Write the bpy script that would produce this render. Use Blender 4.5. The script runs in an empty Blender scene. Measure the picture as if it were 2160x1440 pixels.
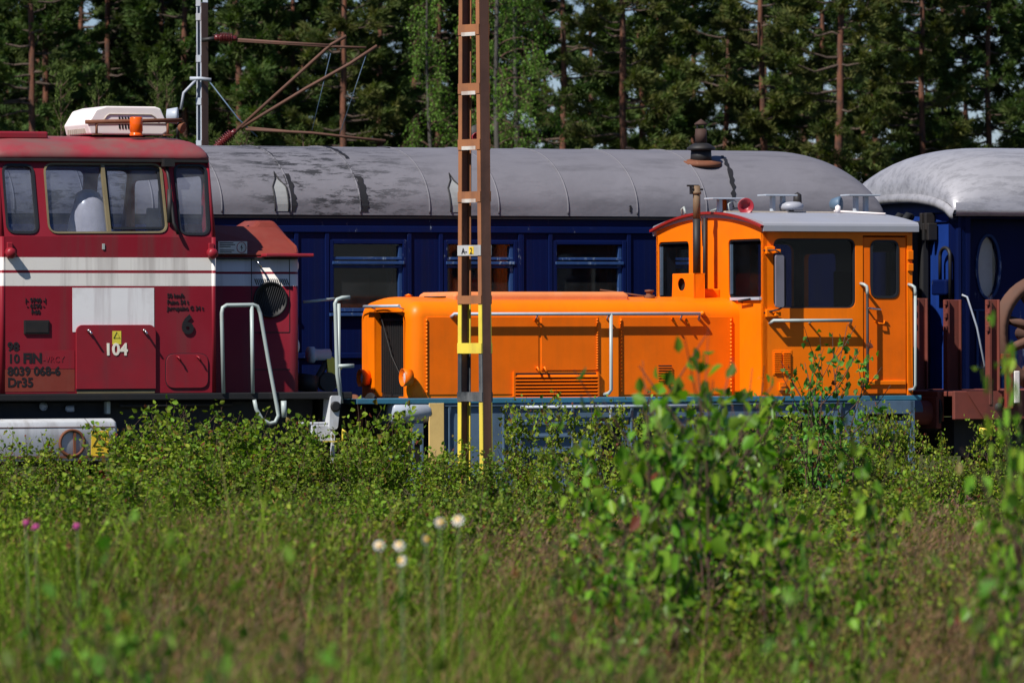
import bpy, bmesh, math, random
import numpy as np
from mathutils import Vector, Matrix
from mathutils.geometry import tessellate_polygon

# ------------------------------------------------------------------ camera, sky, sun
R = math.radians
sc = bpy.context.scene
col = sc.collection
F = 13400.0                      # focal length in photo pixels (2160 wide)
ZC = 1.8                         # eye height above the rails
ROLL = -0.003
cam_d = bpy.data.cameras.new("camera")
cam = bpy.data.objects.new("camera", cam_d)
col.objects.link(cam)
cam.location = (0, 0, ZC)
cam.rotation_euler = (Matrix.Rotation(R(90), 3, 'X') @ Matrix.Rotation(ROLL, 3, 'Z')).to_euler()
cam_d.sensor_width = 36
cam_d.lens = F / 2160 * 36
cam_d.clip_start = 0.5
cam_d.clip_end = 3000
cam_d.dof.use_dof = True
cam_d.dof.focus_distance = 67
cam_d.dof.aperture_fstop = 6.3
sc.camera = cam

TH = R(23)                       # the tracks run 23 degrees off the picture plane
T = Vector((math.cos(TH), math.sin(TH), 0))
N = Vector((-math.sin(TH), math.cos(TH), 0))
OA = Vector((0, 66, 0))
SUN_LOCAL = (2.0, 1.0, -2.5)   # direction of the sunlight along / across / down
L = (T * SUN_LOCAL[0] + N * SUN_LOCAL[1] + Vector((0, 0, SUN_LOCAL[2]))).normalized()
sun_el = math.asin(-L.z)
sun_rot = math.atan2(-L.x, -L.y)

w = bpy.data.worlds.new("World")
sc.world = w
w.use_nodes = True
nt = w.node_tree
sky = nt.nodes.new("ShaderNodeTexSky")
sky.sky_type = 'NISHITA'
sky.sun_disc = False
sky.sun_elevation = sun_el
sky.sun_rotation = sun_rot
sky.air_density = 1.0
sky.dust_density = 0.0
sky.ozone_density = 3.0
bg = nt.nodes["Background"]
bg.inputs[1].default_value = 0.055
mul = nt.nodes.new("ShaderNodeMix"); mul.data_type = 'RGBA'; mul.blend_type = 'MULTIPLY'; mul.inputs[0].default_value = 1.0
mul.inputs[7].default_value = (.74, .82, 1.10, 1)          # cool northern summer sky
nt.links.new(sky.outputs[0], mul.inputs[6])
nt.links.new(mul.outputs[2], bg.inputs[0])
sd = bpy.data.lights.new("sun", 'SUN')
sd.energy = 5.0
sd.angle = R(0.5)
sd.color = (1.0, 0.95, 0.87)
so = bpy.data.objects.new("sun", sd)
col.objects.link(so)
so.rotation_euler = L.to_track_quat('-Z', 'Y').to_euler()
sc.view_settings.view_transform = 'Standard'
sc.view_settings.look = 'None'
sc.view_settings.exposure = 0.42
sc.view_settings.gamma = 1.0
sc.cycles.max_bounces = 6
sc.cycles.transparent_max_bounces = 12
sc.cycles.caustics_reflective = False
sc.cycles.caustics_refractive = False

# ------------------------------------------------------------------ measuring helpers
C0 = Vector((0, 0, ZC))
XA = Vector((math.cos(ROLL), 0, math.sin(ROLL)))
ZA = Vector((-math.sin(ROLL), 0, math.cos(ROLL)))
def ray(u, v):
    return XA * ((u - 1080) / F) - ZA * ((v - 720) / F) + Vector((0, 1, 0))
def q(u, v, y=0.0):              # photo point on the upright plane y metres beyond the near side of the train -> (along, height)
    d = ray(u, v)
    lam = (y + (OA - C0).dot(N)) / d.dot(N)
    p = C0 + d * lam
    return (p - OA).dot(T), p.z
def S(u, y=0.0, v=720): return q(u, v, y)[0]
def Z(u, v, y=0.0): return q(u, v, y)[1]
def qf(u, v, s0):                # photo point on the upright plane across the track at s0 -> (across, height)
    d = ray(u, v)
    lam = (s0 + (OA - C0).dot(T)) / d.dot(T)
    p = C0 + d * lam
    return (p - OA).dot(N), p.z
def W3(s, y, z): return OA + T * s + N * y + Vector((0, 0, z))
def at(u, v, Y):                 # photo point at distance Y
    return C0 + ray(u, v) * Y

# ------------------------------------------------------------------ scene objects
def tag(o, label=None, cat=None, group=None, kind=None):
    if label: o['label'] = label
    if cat: o['category'] = cat
    if group: o['group'] = group
    if kind: o['kind'] = kind
    return o
def thing(name, label, cat, s=0, y=0, group=None):      # root of something that stands along the tracks
    o = bpy.data.objects.new(name, None)
    col.objects.link(o)
    o.empty_display_size = 0.3
    o.location = W3(s, y, 0)
    o.rotation_euler = (0, 0, TH)
    tag(o, label, cat, group)
    BASE[o.name] = (s, y, 0)
    return o
BASE = {}
def base_of(o):
    while o is not None:
        if o.name in BASE: return BASE[o.name]
        o = o.parent
    return (0, 0, 0)
def link(name, me, parent=None):
    o = bpy.data.objects.new(name, me)
    col.objects.link(o)
    if parent is not None: o.parent = parent
    return o

class MB:
    def __init__(s): s.v = []; s.f = []; s.m = []; s.sm = []
    def add(s, vs, fs, mi=0, smooth=False):
        o = len(s.v)
        s.v += [tuple(p) for p in vs]
        for f in fs:
            s.f.append([i + o for i in f]); s.m.append(mi); s.sm.append(smooth)
        return s
    def box(s, x0, x1, y0, y1, z0, z1, mi=0):
        vs = [(x, y, z) for x in (x0, x1) for y in (y0, y1) for z in (z0, z1)]
        return s.add(vs, [(0, 1, 3, 2), (4, 6, 7, 5), (0, 4, 5, 1), (2, 3, 7, 6), (0, 2, 6, 4), (1, 5, 7, 3)], mi)
    def tube(s, pts, r, n=8, mi=0, closed=False):
        pts = [Vector(p) for p in pts]
        rs = r if isinstance(r, (list, tuple)) else [r] * len(pts)
        vs, fs = [], []
        k = len(pts)
        up = None
        for i, p in enumerate(pts):
            a = pts[i - 1] if (i > 0 or closed) else p
            b = pts[(i + 1) % k] if (i < k - 1 or closed) else p
            d = (b - a).normalized()
            if up is None:
                up = Vector((0, 0, 1)) if abs(d.z) < 0.9 else Vector((1, 0, 0))
            e1 = d.cross(up).normalized(); e2 = e1.cross(d).normalized(); up = e2
            for j in range(n):
                t = 2 * math.pi * j / n
                vs.append(p + (e1 * math.cos(t) + e2 * math.sin(t)) * rs[i])
        for i in range(k if closed else k - 1):
            i2 = (i + 1) % k
            for j in range(n):
                fs.append((i * n + j, i * n + (j + 1) % n, i2 * n + (j + 1) % n, i2 * n + j))
        s.add(vs, fs, mi, True)
        if not closed:
            o = len(s.v) - len(vs)
            s.f.append(list(range(o, o + n))[::-1]); s.m.append(mi); s.sm.append(False)
            s.f.append(list(range(o + (k - 1) * n, o + k * n))); s.m.append(mi); s.sm.append(False)
        return s
    def lathe(s, prof, org, axis=(0, 0, 1), n=20, mi=0, smooth=True):   # prof: (radius, distance along axis)
        a = Vector(axis).normalized(); org = Vector(org)
        h = Vector((0, 0, 1)) if abs(a.z) < 0.9 else Vector((1, 0, 0))
        e1 = a.cross(h).normalized(); e2 = a.cross(e1)
        vs, fs = [], []
        for (r, d) in prof:
            for j in range(n):
                t = 2 * math.pi * j / n
                vs.append(org + a * d + (e1 * math.cos(t) + e2 * math.sin(t)) * max(r, 1e-4))
        for i in range(len(prof) - 1):
            for j in range(n):
                fs.append((i * n + j, i * n + (j + 1) % n, (i + 1) * n + (j + 1) % n, (i + 1) * n + j))
        s.add(vs, fs, mi, smooth)
        o = len(s.v) - len(vs); k = len(prof)
        s.f.append(list(range(o, o + n))); s.m.append(mi); s.sm.append(False)
        s.f.append(list(range(o + (k - 1) * n, o + k * n))); s.m.append(mi); s.sm.append(False)
        return s
    def plate(s, outer, holes, fn, d0, d1, mi=0):     # flat sheet with openings, fn(a, b, depth) -> point
        loops = [outer] + list(holes)
        flat = [p for l in loops for p in l]
        tris = tessellate_polygon([[Vector((p[0], p[1], 0)) for p in l] for l in loops])
        n = len(flat)
        vs = [fn(p[0], p[1], d0) for p in flat] + [fn(p[0], p[1], d1) for p in flat]
        fs = [tuple(t) for t in tris] + [tuple(i + n for i in t[::-1]) for t in tris]
        o = 0
        for l in loops:
            k = len(l)
            for i in range(k):
                fs.append((o + i, o + (i + 1) % k, n + o + (i + 1) % k, n + o + i))
            o += k
        return s.add(vs, fs, mi)
    def loft(s, rings, mi=0, smooth=True, closed=False):
        n = len(rings[0]); vs = [p for r in rings for p in r]; fs = []
        for i in range(len(rings) - 1):
            for j in range(n if closed else n - 1):
                fs.append((i * n + j, i * n + (j + 1) % n, (i + 1) * n + (j + 1) % n, (i + 1) * n + j))
        return s.add(vs, fs, mi, smooth)
    def build(s, name, mats, parent=None, bevel=0, seg=2, label=None, weld=True):
        b = base_of(parent)
        me = bpy.data.meshes.new(name)
        me.from_pydata([(p[0] - b[0], p[1] - b[1], p[2] - b[2]) for p in s.v], [], s.f)
        for m in (mats if isinstance(mats, (list, tuple)) else [mats]): me.materials.append(m)
        me.polygons.foreach_set("material_index", s.m)
        me.polygons.foreach_set("use_smooth", s.sm)
        bm = bmesh.new(); bm.from_mesh(me)
        if weld: bmesh.ops.remove_doubles(bm, verts=bm.verts, dist=1e-5)
        bmesh.ops.recalc_face_normals(bm, faces=bm.faces)
        bm.to_mesh(me); bm.free()
        o = link(name, me, parent)
        if bevel:
            md = o.modifiers.new("bevel", 'BEVEL'); md.width = bevel; md.segments = seg
            md.limit_method = 'ANGLE'; md.angle_limit = R(40); md.harden_normals = False
        if label: o['label'] = label
        return o
def rr(a0, a1, b0, b1, r, n=5):                       # rounded rectangle
    return rq([(a0, b0), (a1, b0), (a1, b1), (a0, b1)], r, n)
def rq(c, r, n=5):                                    # rounded quadrilateral
    out = []
    for i in range(4):
        p = Vector(c[i]); a = (Vector(c[i - 1]) - p).normalized(); b = (Vector(c[(i + 1) % 4]) - p).normalized()
        p0 = p + a * r; p1 = p + b * r
        for k in range(n + 1):
            t = k / n
            m = p0 * (1 - t) ** 2 + p * 2 * t * (1 - t) * 0.98 + p * 2 * t * (1 - t) * 0.02 + p1 * t * t
            out.append((m.x, m.y))
    return out
def grow(loop, d):                                    # offset a convex loop outward
    c = Vector((sum(p[0] for p in loop) / len(loop), sum(p[1] for p in loop) / len(loop)))
    k = len(loop); out = []
    for i in range(k):
        a = Vector(loop[i - 1]); b = Vector(loop[(i + 1) % k])
        t = b - a
        if t.length < 1e-7: t = Vector((1, 0))
        nn = Vector((t.y, -t.x)).normalized(); p = Vector(loop[i])
        if nn.dot(p - c) < 0: nn = -nn
        out.append(tuple(p + nn * d))
    return out
def near(y): return lambda a, b, d: (a, y + d, b)     # upright plane along the track
def cross(s): return lambda a, b, d: (s + d, a, b)    # upright plane across the track
def text(body, size, s, z, y, mat, parent, name="lettering", bold=0.0, squash=1.0, align='LEFT', label=None):
    cu = bpy.data.curves.new("t", 'FONT'); cu.body = body; cu.size = size; cu.extrude = 0.002; cu.offset = bold * size
    cu.align_x = align; cu.resolution_u = 3
    tmp = bpy.data.objects.new("t", cu); col.objects.link(tmp)
    me = bpy.data.meshes.new_from_object(tmp.evaluated_get(bpy.context.evaluated_depsgraph_get()))
    bpy.data.objects.remove(tmp)
    b = base_of(parent)
    for v in me.vertices:
        x, yy, zz = v.co
        v.co = (s + x * squash - b[0], y - 0.002 - zz - b[1], z + yy - b[2])
    me.materials.clear(); me.materials.append(mat); me.name = name
    o = link(name, me, parent)
    if label: o['label'] = label
    return o

# ------------------------------------------------------------------ materials
def newmat(name):
    m = bpy.data.materials.new(name); m.use_nodes = True
    t = m.node_tree; b = t.nodes["Principled BSDF"]
    return m, t, b
def nd(t, kind, **kw):
    n = t.nodes.new(kind)
    for k, v in kw.items():
        if isinstance(v, bpy.types.NodeSocket): t.links.new(v, n.inputs[k])
        elif k in n.inputs: n.inputs[k].default_value = v
        else: setattr(n, k, v)
    return n
def mixc(t, fac, a, b, mode='MIX'):
    n = t.nodes.new("ShaderNodeMix"); n.data_type = 'RGBA'; n.blend_type = mode
    for i, v in ((0, fac), (6, a), (7, b)):
        if isinstance(v, bpy.types.NodeSocket): t.links.new(v, n.inputs[i])
        else: n.inputs[i].default_value = v if i == 0 else (*v, 1) if len(v) == 3 else v
    return n.outputs[2]
def noise(t, scale, detail=4, rough=0.6, stretch=(1, 1, 1), off=0):
    tc = t.nodes.new("ShaderNodeTexCoord"); mp = t.nodes.new("ShaderNodeMapping")
    mp.inputs['Scale'].default_value = stretch; mp.inputs['Location'].default_value = (off, off * 1.3, off * .7)
    t.links.new(tc.outputs['Object'], mp.inputs[0])
    n = nd(t, "ShaderNodeTexNoise", Scale=scale, Detail=detail, Roughness=rough)
    t.links.new(mp.outputs[0], n.inputs['Vector'])
    return n.outputs[0]
def ramp(t, x, a, b):
    n = nd(t, "ShaderNodeMapRange"); n.clamp = True
    n.inputs[1].default_value = a; n.inputs[2].default_value = b
    t.links.new(x, n.inputs[0]); return n.outputs[0]
def bump(t, b, h, strength=0.2, dist=0.01):
    n = nd(t, "ShaderNodeBump", Strength=strength, Distance=dist)
    t.links.new(h, n.inputs['Height']); t.links.new(n.outputs[0], b.inputs['Normal'])
def paint(name, c, rough=0.5, var=0.25, dirt=(0.05, 0.04, 0.035), damt=0.35, streak=0.3, chip=None, chipamt=0.0, metal=0.0, bs=0.15, sc_=3.0, spec=0.4, dlo=.5):
    m, t, b = newmat(name)
    c1 = mixc(t, noise(t, sc_), tuple(x * (1 - var) for x in c), tuple(min(1, x * (1 + var * .5)) for x in c))
    if damt:
        f = nd(t, "ShaderNodeMath", operation='MULTIPLY'); t.links.new(ramp(t, noise(t, 2.2, 6, .65, off=3), dlo, dlo + .28), f.inputs[0]); f.inputs[1].default_value = damt
        c1 = mixc(t, f.outputs[0], c1, dirt)
    if streak:
        f = nd(t, "ShaderNodeMath", operation='MULTIPLY'); t.links.new(ramp(t, noise(t, 7, 4, .6, (1, 1, .08), 7), .5, .75), f.inputs[0]); f.inputs[1].default_value = streak
        c1 = mixc(t, f.outputs[0], c1, dirt)
    if chip:
        c1 = mixc(t, ramp(t, noise(t, 9, 8, .75, off=11), .72 - chipamt, .76 - chipamt), c1, chip)
    t.links.new(c1, b.inputs['Base Color'])
    b.inputs['Roughness'].default_value = rough; b.inputs['Metallic'].default_value = metal
    b.inputs['Specular IOR Level'].default_value = spec
    if bs: bump(t, b, noise(t, 1.6, 3, .5, off=5), bs, 0.02)
    return m
def zband(t, stops, soft=0.0):                         # pick colours by height in the thing's own coordinates
    tc = t.nodes.new("ShaderNodeTexCoord"); sp = t.nodes.new("ShaderNodeSeparateXYZ")
    t.links.new(tc.outputs['Object'], sp.inputs[0])
    return sp
M = {}
M['orange'] = paint('orange_paint', (0.90, 0.182, 0.001), .40, .2, (.34, .10, .01), .30, .2, bs=.22, sc_=2, spec=.2)
M['orange_door'] = paint('orange_door_paint', (0.84, 0.143, 0.001), .45, .2, (.30, .09, .01), .25, .2, bs=.3, spec=.2)
M['orange_top'] = paint('orange_dusty_paint', (0.70, 0.22, .07), .6, .3, (.42, .26, .17), .8, 0, sc_=4)
M['dark_red'] = paint('dark_red_trim', (.30, .012, .008), .45)
M['roofwhite'] = paint('roof_white', (.29, .30, .345), .45, .12, (.3, .28, .25), .35, .12)
M['greybar'] = paint('grey_rail_paint', (.38, .43, .50), .4, .2, (.2, .12, .07), .3, .2)
M['palegreen'] = paint('pale_rail_paint', (.36, .42, .41), .4, .2, (.2, .12, .07), .4, .2)
M['teal'] = paint('teal_edge', (.035, .16, .25), .5, .3, (.05, .04, .03), .5, .2)
M['frameblue'] = paint('frame_blue', (.085, .14, .21), .5, .3, (.03, .03, .03), .5, .35)
M['blackmetal'] = paint('black_metal', (.012, .012, .013), .6, .3, (.04, .025, .018), .5, .2)
M['rust'] = paint('rust', (.16, .055, .025), .8, .4, (.05, .02, .012), .6, .3, chip=(.28, .13, .07), chipamt=.1)
M['wagonrust'] = paint('wagon_red_oxide', (.17, .038, .026), .75, .35, (.05, .02, .015), .6, .3, chip=(.30, .10, .06), chipamt=.06)
M['yellow'] = paint('yellow_paint', (.72, .56, .06), .5, .2, (.2, .13, .05), .4, .3)
M['paleyellow'] = paint('pale_yellow', (.72, .50, .18), .5, .2, (.2, .13, .05), .3, .3)
M['glassdark'] = None
M['chrome'] = paint('chrome', (.75, .75, .75), .15, .05, damt=0, streak=0, metal=1, bs=0)
M['lens'] = paint('lamp_lens', (.55, .58, .56), .08, .1, damt=0, streak=0, bs=0, spec=.8)
M['tanrust'] = paint('tan_rust', (.20, .125, .07), .7, .4, (.05, .03, .02), .6, .4)
M['redlamp'] = paint('red_horn', (.30, .018, .03), .4, damt=.1)
M['amber'] = paint('amber_plastic', (.70, .10, .004), .2, .2, damt=.1, streak=0, bs=0)
M['rubber'] = paint('rubber', (.012, .014, .018), .55, .2, damt=.1, streak=0)
M['gold'] = paint('brass_frame', (.19, .155, .085), .45, .3, (.08, .06, .03), .5, .2)
M['cream'] = paint('cream_plastic', (.76, .69, .67), .4, .1, (.45, .38, .32), .3, .1, bs=.05)
M['creamdark'] = paint('cream_louvre', (.42, .36, .30), .5, .1)
M['letterblack'] = paint('black_letters', (.012, .010, .012), .6, .3, damt=0, streak=0, bs=0)
M['letterwhite'] = paint('white_letters', (.80, .78, .66), .5, .1, (.4, .2, .2), .3, 0, bs=0)
M['stickeryellow'] = paint('sticker_yellow', (.80, .53, .03), .5, .1, damt=.15, bs=0)
M['stickeryellow2'] = paint('sticker_bright_yellow', (.70, .60, .06), .5, .1, damt=.15, bs=0)
M['stickerwhite'] = paint('sticker_white', (.60, .58, .56), .5, .1, damt=.3, bs=0)
M['mirrorgrey'] = paint('mirror_back_grey', (.16, .155, .19), .5)
M['interior'] = paint('cab_interior', (.10, .11, .15), .7, .2)
M['dark'] = paint('dark_interior', (.02, .021, .026), .7, .2)
M['plastic_bag'] = paint('seat_wrap', (.55, .50, .50), .25, .25, damt=.2, bs=1.2, sc_=12)
M['tank'] = paint('tank_grey', (.55, .57, .60), .5, .25, (.15, .11, .08), .6, .5, chip=(.22, .10, .05), chipamt=.02)
M['white'] = paint('white_panel', (.74, .73, .74), .5, .08, (.32, .25, .25), .45, .6, bs=.1)
M['canopy_grey'] = None
def glass(name, tint=(.8, .85, .9), gl=.16, dust=.06):
    m, t, b = newmat(name)
    tr = nd(t, "ShaderNodeBsdfTransparent", Color=(*tint, 1)); g = nd(t, "ShaderNodeBsdfGlossy", Roughness=.04)
    df = nd(t, "ShaderNodeBsdfDiffuse", Color=(.45, .47, .5, 1))
    m1 = nd(t, "ShaderNodeMixShader"); m1.inputs[0].default_value = gl
    t.links.new(tr.outputs[0], m1.inputs[1]); t.links.new(g.outputs[0], m1.inputs[2])
    f = nd(t, "ShaderNodeMath", operation='MULTIPLY'); t.links.new(ramp(t, noise(t, 3, 5), .25, .75), f.inputs[0]); f.inputs[1].default_value = dust * 2
    m2 = nd(t, "ShaderNodeMixShader"); t.links.new(f.outputs[0], m2.inputs[0])
    t.links.new(m1.outputs[0], m2.inputs[1]); t.links.new(df.outputs[0], m2.inputs[2])
    t.links.new(m2.outputs[0], t.nodes["Material Output"].inputs[0])
    return m
M['glass'] = glass('window_glass', (.60, .64, .72), .015, .004)
M['cabglass'] = glass('dusty_cab_glass', (.84, .87, .92), .04, .045)
M['coachglass'] = glass('coach_glass', (.5, .52, .52), .03, .02)

def redpaint(name, stops, streaks=True, base=(.225, .009, .020), band=(.74, .71, .67)):
    # faded red with a white band by height (m above rail): stops = z0,z1,z2,z3 -> band, thin red line, band
    m, t, b = newmat(name)
    tc = t.nodes.new("ShaderNodeTexCoord"); sp = t.nodes.new("ShaderNodeSeparateXYZ"); t.links.new(tc.outputs['Object'], sp.inputs[0])
    red = mixc(t, noise(t, 1.3, 5, .6), tuple(x * .78 for x in base), tuple(x * 1.2 for x in base))
    fad = nd(t, "ShaderNodeMath", operation='MULTIPLY'); t.links.new(ramp(t, noise(t, 2.5, 6, .6, (1, 1, .5), 4), .45, .75), fad.inputs[0]); fad.inputs[1].default_value = .25
    red = mixc(t, fad.outputs[0], red, (.20, .035, .05))
    c = red
    if stops:
        def inside(a, bb):
            g = nd(t, "ShaderNodeMath", operation='GREATER_THAN'); t.links.new(sp.outputs[2], g.inputs[0]); g.inputs[1].default_value = a
            l = nd(t, "ShaderNodeMath", operation='LESS_THAN'); t.links.new(sp.outputs[2], l.inputs[0]); l.inputs[1].default_value = bb
            mm = nd(t, "ShaderNodeMath", operation='MULTIPLY'); t.links.new(g.outputs[0], mm.inputs[0]); t.links.new(l.outputs[0], mm.inputs[1])
            return mm.outputs[0]
        bandc = mixc(t, noise(t, 5, 5), tuple(x * .9 for x in band), band)
        c = mixc(t, inside(stops[0], stops[1]), c, bandc)
        c = mixc(t, inside(stops[2], stops[3]), c, bandc)
    f = nd(t, "ShaderNodeMath", operation='MULTIPLY'); t.links.new(ramp(t, noise(t, 5, 4, .6, (1, 1, .05), 9), .52, .8), f.inputs[0]); f.inputs[1].default_value = .65
    c = mixc(t, f.outputs[0], c, (.09, .05, .045))
    t.links.new(c, b.inputs['Base Color']); b.inputs['Roughness'].default_value = .5; b.inputs['Specular IOR Level'].default_value = .25
    bump(t, b, noise(t, 1.5, 3, .5, off=5), .2, .02)
    return m
M['redroof'] = paint('faded_red_roof', (.28, .022, .036), .6, .3, (.15, .075, .068), .9, 0, sc_=5, dlo=.36)
M['redpanel'] = paint('red_panel', (.25, .012, .022), .45, .25, (.12, .03, .035), .4, .5)
M['redorange'] = paint('sunburnt_red', (.20, .033, .020), .55, .3, (.20, .07, .05), .5, .2)
# ------------------------------------------------------------------ orange shunting locomotive
def arcpts(y0, y1, ze, za, n=16):
    m = (y0 + y1) / 2; h = (y1 - y0) / 2
    return [(m + h * (2 * i / n - 1), ze + (za - ze) * (1 - (2 * i / n - 1) ** 2)) for i in range(n + 1)]
def bufferset(root, x, y, z, dirx, m_stem, m_disc, name="buffer"):
    b = MB()
    b.box(x - .03, x + .03, y - .19, y + .19, z - .17, z + .17, 0)
    b.lathe([(.13, 0), (.13, .28), (.10, .28), (.10, .45)], (x + dirx * .03, y, z), (dirx, 0, 0), 20, 0)
    b.lathe([(.10, .0), (.235, .005), (.235, .03), (.20, .05), (.0, .062)], (x + dirx * .46, y, z), (dirx, 0, 0), 24, 1)
    return b.build(name, [m_stem, m_disc], root, .008)
def wheelset(root, x, yc, r, mat, name="wheelset"):
    b = MB()
    for sgn in (-1, 1):
        y = yc + sgn * .76
        b.lathe([(.12, -.09), (.12, -.06), (r * .72, -.03), (r * .76, -.065), (r, -.065), (r, .06), (r + .03, .07), (r + .03, .09), (r * .7, .09), (.1, .09)], (x, y, r), (0, -sgn, 0), 28, 0)
    b.tube([(x, yc - .95, r), (x, yc + .95, r)], .075, 12)
    return b.build(name, mat, root)

W = 2.74
YC = W / 2
XC0, XC1 = S(1610), S(1925)
ZP = 1.215
ZE = 2.95
ZL = Z(1608, 469)
apex = qf(1497, 450, XC0)
ZAP = apex[1]
loco = thing('shunting_locomotive', 'bright orange shunting locomotive with a white cab roof and a long hood', 'locomotive', (XC0 + S(880, .59)) / 2, YC)

# cab shell
win_side = rr(S(1632), S(1805), Z(1720, 650), Z(1720, 503), .09)
door_x0, door_x1 = S(1822), S(1913)
b = MB()
b.plate([(XC0, ZP), (door_x0 - .006, ZP), (door_x0 - .006, ZE), (XC0, ZE)], [win_side], near(0), 0, .05)
b.plate([(door_x1 + .006, ZP), (XC1, ZP), (XC1, ZE), (door_x1 + .006, ZE)], [], near(0), 0, .05)
b.box(door_x0 - .006, door_x1 + .006, .001, .05, Z(1868, 497), ZE)          # door lintel
b.plate([(XC0, ZP), (XC1, ZP), (XC1, ZE), (XC0, ZE)], [rr(XC0 + .2, XC0 + .75, 2.12, 2.8, .09), rr(XC0 + .95, XC1 - .12, 2.02, 2.86, .09)], near(W - .05), 0, .05)
def yz(u, v): return qf(u, v, XC0)
r_bl, r_br, r_tr, r_tl = yz(1537, 630), yz(1606, 632), yz(1606, 503), yz(1536, 508)
fw1 = rq([r_bl, (r_br[0], r_bl[1]), (r_br[0], r_tr[1]), (r_tl[0], r_tr[1])], .07)
ww = abs(r_tl[0] - r_tr[0])
fy0 = yz(1453, 515)[0]; fy1 = yz(1389, 517)[0]
fw2 = rq([(fy0, r_bl[1]), (fy1, r_bl[1]), (fy1, r_tr[1]), (fy0, r_tr[1])], .07)
arch = arcpts(0.0, W, ZL - .03, ZAP - .03)
outer = [(0, ZP)] + arch + [(W, ZP)]
b.plate(outer, [fw1, fw2], cross(XC0), 0, .05)
b.plate(outer, [rr(.18, 1.0, 2.1, 2.75, .08), rr(W - 1.0, W - .18, 2.1, 2.75, .08)], cross(XC1 - .05), 0, .05)
b.box(XC0 + .05, XC1 - .05, .05, W - .05, ZP - .01, ZP + .03)
cab = b.build('cab', M['orange'], loco, .014)
# inner lining: dark floor, console and seat seen through the panes
b = MB()
b.box(XC0 + .06, XC0 + .10, .06, 1.9, ZP + .04, 2.13); b.box(XC0 + .12, XC0 + .5, .9, 1.75, ZP + .04, 2.2)
b.box(XC1 - .10, XC1 - .06, .06, W - .06, ZP + .04, 2.1)
b.box(XC0 + .07, XC1 - .07, W - .1, W - .06, ZP + .04, 2.0); b.box(XC0 + .06, XC1 - .06, .052, .058, ZP + .04, 1.85)
b.box(XC0 + .05, XC1 - .05, .06, W - .06, 2.93, 2.95)
b.plate([(XC0 + .06, ZP + .04), (XC1 - .06, ZP + .04), (XC1 - .06, 2.92), (XC0 + .06, 2.92)], [rr(XC0 + .2, XC0 + .75, 2.12, 2.8, .09), rr(XC0 + .95, XC1 - .12, 2.02, 2.86, .09)], near(W - .07), 0, .01)
for x_ in (XC0 + .055, XC1 - .065):
    b.plate([(.06, 2.0), (W - .08, 2.0), (W - .08, 2.92), (.06, 2.92)], [fw1, fw2] if x_ < XC0 + .1 else [rr(.18, 1.0, 2.1, 2.75, .08), rr(W - 1.0, W - .18, 2.1, 2.75, .08)], cross(x_), 0, .01)
b.box(XC0 + .9, XC0 + 1.0, W - .5, W - .1, 2.0, 2.92)
b.build('cab_lining', M['dark'], loco)
b = MB()
b.box(XC0 + .9, XC0 + 1.35, .5, .95, 1.72, 1.82); b.box(XC0 + 1.28, XC0 + 1.38, .5, .95, 1.8, 2.55); b.tube([(XC0 + 1.1, .72, 1.25), (XC0 + 1.1, .72, 1.72)], .05)
b.build('driver_seat', M['dark'], loco, .03)
# panes
def pane(loop, fn, d, name, mat, parent, rim=.022, rimmat=None, rimd=(-.006, .03)):
    b = MB(); b.plate(loop, [], fn, d, d + .006); g = b.build(name, mat, parent)
    if rimmat:
        b = MB(); b.plate(grow(loop, .004), [grow(loop, -rim)], fn, rimd[0], rimd[1]); b.build('window_seal', rimmat, g)
    return g
wpane = pane(win_side, near(0), .035, 'side_window', M['glass'], loco, .018, M['rubber'], (.008, .045))
pane(fw1, cross(XC0), .04, 'front_window', M['glass'], loco, .02, M['rubber'], (.012, .048))
pane(fw2, cross(XC0), .04, 'front_window', M['glass'], loco, .02, M['rubber'], (.012, .048))
b = MB()                                                                        # front window reveals, reflection in the rubber frame put into their blue-grey colour
for l in (fw1, fw2):
    y1 = max(p[0] for p in l)
    b.box(XC0 + .012, XC0 + .038, y1 - .04, y1 - .001, min(p[1] for p in l) + .05, max(p[1] for p in l) - .05)
b.build('reveal_reflection', M['frameblue'], loco)
# door
b = MB()
dw = rr(S(1838), S(1896), Z(1866, 628), Z(1866, 507), .085)
b.plate([(door_x0, ZP + .01), (door_x1, ZP + .01), (door_x1, Z(1868, 500)), (door_x0, Z(1868, 500))], [dw], near(.008), 0, .04)
door = b.build('cab_door', M['orange_door'], loco, .012)
pane(dw, near(0), .02, 'door_window', M['glass'], door, .02, M['rubber'], (.0, .04))
b = MB(); b.box(door_x0 + .02, door_x1 - .015, -.012, .008, Z(1868, 812), Z(1868, 802)); b.build('kick_strip', M['orange'], door, .008)
b = MB(); b.tube([(S(1829), .008, Z(1829, 650)), (S(1829), -.05, Z(1829, 650)), (S(1853), -.055, Z(1853, 653))], .012); b.build('door_handle', M['chrome'], door)
b = MB(); b.tube([(S(1846), .008, Z(1846, 676)), (S(1852), -.03, Z(1852, 682)), (S(1862), -.03, Z(1862, 683)), (S(1864), -.02, Z(1864, 676))], .008); b.build('latch_hook', M['orange'], door)
# grab rails beside the door
def grab(u, v0, v1, name, matlow, top=True):
    x = S(u); b = MB()
    z0, z1 = Z(u, v1), Z(u, v0)
    pts = [(x - .035, .0, z1 + .01), (x - .025, -.06, z1), (x - .005, -.085, z1 - .02), (x, -.09, z1 - .06), (x, -.09, z0 + .05), (x - .01, -.07, z0 + .01), (x - .03, .0, z0)]
    b.tube(pts[:4] + [(x, -.09, z1 - .11)], .017, 8, 0); b.tube([(x, -.09, z1 - .10), (x, -.09, z0 + .05)] + pts[5:], .016, 8, 1)
    return b.build(name, [M['palegreen'], matlow], loco)
grab(1822, 600, 815, 'grab_rail', M['blackmetal'])
grab(1923, 602, 822, 'grab_rail', M['palegreen'])
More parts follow.
